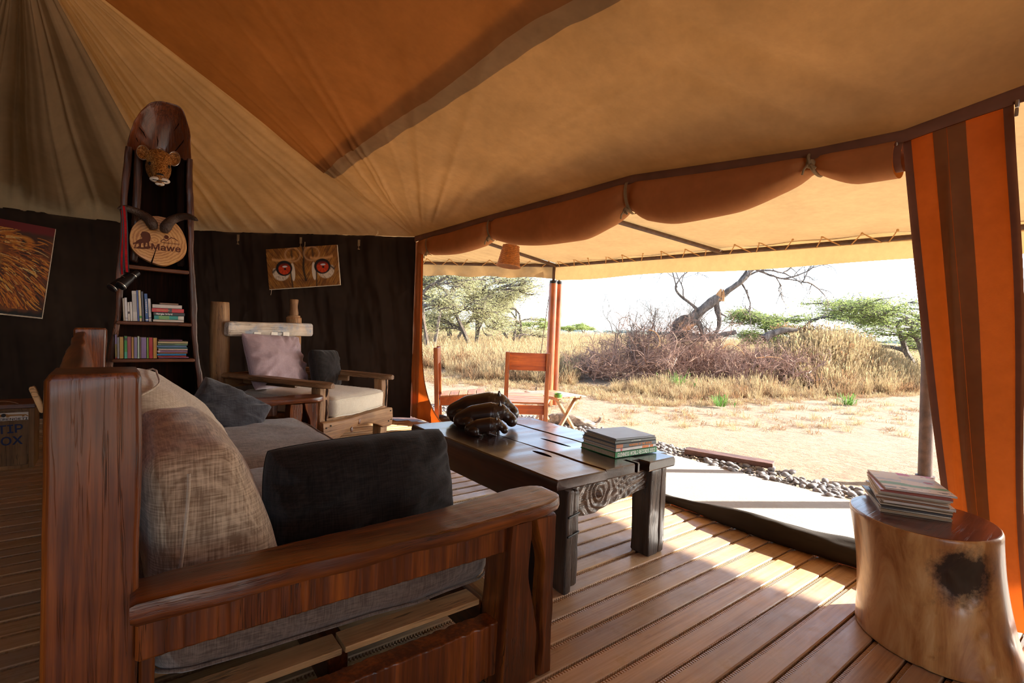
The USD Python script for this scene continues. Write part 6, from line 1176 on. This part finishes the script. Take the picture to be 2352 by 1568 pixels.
for i, (px, d, hh, ww, lb) in enumerate(((1218, 190, 5.0, 11, 'tiny distant flat topped tree just left of the awning poles'), (1250, 210, 4.0, 13, 'tiny distant spreading tree beside the awning poles'), (1306, 260, 3.4, 14, 'tiny distant tree right of the awning poles'), (1340, 240, 4.2, 15, 'tiny distant dark tree near the dead branches'), (2088, 230, 6.5, 14, 'tiny distant flat topped tree at the far right'), (2112, 260, 5.0, 22, 'low distant trees beside the steel post'))):
    acacia(lb, px, 784, d, hh, ww, 30 + i, m_leaf1, 900, .75, group=None, stems=2, levels=2)
t = obj('distant_treeline', join(*[move(ball((0, 0, 0), r.uniform(2.5, 6), (2.5, 2.5, .6)), at(px, 784, 520 + r.uniform(-60, 60)) * [1, 1, 0] + [0, 0, G]) for px in np.linspace(950, 2200, 70)]), plain('hazy_trees', lin(120, 130, 116), .95), label='hazy line of trees along the far horizon', cat='treeline', kind='stuff')

# fallen tree and its brush
c0 = at(1560, 765, 14.0); t = thing('fallen_tree', 'fallen dead tree trunk leaning up out of the brush pile', 'tree', (c0[0], c0[1], G))
trunk = [at(1548, 772, 14.0), at(1575, 742, 14.0), at(1606, 716, 14.0), at(1640, 690, 13.9), at(1662, 676, 13.9), at(1690, 655, 13.8), at(1715, 632, 13.8), at(1738, 612, 13.8)]
obj('trunk', wobble(tube(spline(trunk, 60), np.interp(np.linspace(0, 1, 60), [0, .2, .55, .6, .8, 1], [.17, .15, .12, .085, .075, .05]), 12), .05, 5, 2), m_bark, t, smooth=50)
obj('split_stub', wobble(join(tube([at(1650, 690, 13.85), at(1652, 676, 13.82), at(1655, 664, 13.8)], [.10, .07, .02], 8), tube([at(1657, 690, 13.85), at(1661, 678, 13.8), at(1660, 665, 13.8)], [.08, .05, .015], 8)), .05, 9, 4), m_heart, t)
obj('split_wood', wobble(join(tube([at(1565, 758, 13.7), at(1580, 752, 13.65), at(1598, 745, 13.65)], [.06, .07, .01], 7), tube([at(1560, 745, 13.75), at(1572, 738, 13.7)], [.05, .01], 7)), .05, 9, 4), m_heart, t)
for pts, r0 in ((((1550, 752), (1560, 735), (1575, 728), (1590, 733)), .10), (((1590, 738), (1604, 742), (1612, 765), (1618, 775)), .085), (((1645, 695), (1650, 720), (1652, 745), (1638, 768)), .085), (((1648, 712), (1660, 722), (1668, 727)), .03), (((1572, 768), (1600, 776), (1640, 773), (1690, 762)), .13), (((1600, 712), (1578, 690), (1560, 676), (1552, 655)), .05), (((1690, 655), (1702, 640), (1716, 618), (1728, 606)), .05), (((1735, 618), (1760, 628), (1800, 640), (1845, 645)), .03), (((1720, 632), (1745, 622), (1790, 625), (1840, 650)), .025), (((1700, 645), (1712, 665), (1722, 685)), .025), (((1755, 778), (1775, 765), (1800, 758), (1830, 757)), .12)):
    q = spline([at(a, b, 13.9) for a, b in pts], 16); obj('branch', wobble(tube(q, np.linspace(r0, r0 * .45, 16), 7), .03, 6, 3), m_bark, t, smooth=50)
W, T = [], []
for k, (a, b, dx, dz, L) in enumerate(((1738, 612, .6, .5, .9), (1800, 640, .7, .1, .8), (1760, 628, .5, -.2, .8), (1845, 648, .8, -.1, .7), (1715, 665, .3, -.9, .7), (1555, 660, -.3, .9, .9), (1552, 655, .5, .8, .8), (1575, 690, -.6, .6, 1.0), (1840, 650, .6, .5, .5), (1800, 625, .7, .3, .8))):
    m, tp = branchy(at(a, b, 13.9), CR * dx + np.array([0, 0, dz]), L, .022, 100 + k, 3, 3, .6, 0, .35, .68, 4, 0); W.append(m)
obj('twigs', join(*W), m_bark, t, kind='stuff')
t = thing('brush_pile', 'wide heap of brown dead thorn branches around the fallen trunk', 'brush pile', at(1560, 800, 13.5) * [1, 1, 0] + [0, 0, G]); W = []
rs = np.random.default_rng(21)
for k in range(330):
    px = rs.uniform(1350, 1860); f = (px - 1350) / 510; topz = np.interp(px, [1350, 1420, 1500, 1600, 1680, 1760, 1860], [.5, 1.25, 1.65, 1.5, 1.0, .85, .9]); d = rs.uniform(12.6, 15.2); p = at(px, 784, d); p[2] = G + rs.uniform(0, .5) * topz
    dr = np.array([rs.normal(0, .7), rs.normal(0, .7), rs.uniform(-.1, .9)]); m, tp = branchy(p, dr, rs.uniform(.5, .95) * (.4 + topz * .45), rs.uniform(.013, .026), 300 + k, 3, 3, .75, 0, .5, .66, 3, 0); W.append(m)
obj('twigs', join(*W), m_twig, t, kind='stuff')
W = []
for k in range(60):
    px = rs.uniform(1400, 1640); p = at(px, 784, rs.uniform(13.2, 14.8)); p[2] = G + rs.uniform(.6, 1.3); m, tp = branchy(p, (rs.normal(0, .4), rs.normal(0, .4), .9), rs.uniform(.5, .9), .012, 700 + k, 3, 3, .6, 0, .4, .68, 3, .2); W.append(m)
obj('fine_twigs', join(*W), m_bark, t, kind='stuff')
for k, (a, b, c_, d_) in enumerate((((1490, 758), (1510, 768), (1515, 790), (1500, 800)), ((1660, 800), (1680, 790), (1700, 802), (1710, 815)), ((1735, 822), (1755, 820), (1790, 822), (1800, 826)))):
    obj('pale_branch', tube(spline([at(*q, 12.7) for q in (a, b, c_, d_)], 14), np.linspace(.016, .006, 14), 6), m_heart, t)
t = obj('shrub', leaves(np.array([at(px, 784, 15.5) * [1, 1, 0] + [0, 0, z] for px, z in zip(np.random.default_rng(3).uniform(1790, 1880, 60), np.random.default_rng(4).uniform(.1, 1.5, 60))]), 2600, .05, 5, .2, .16), m_grassB, label='brownish low shrub against the green acacia right of the fallen trunk', cat='shrub', kind='stuff')
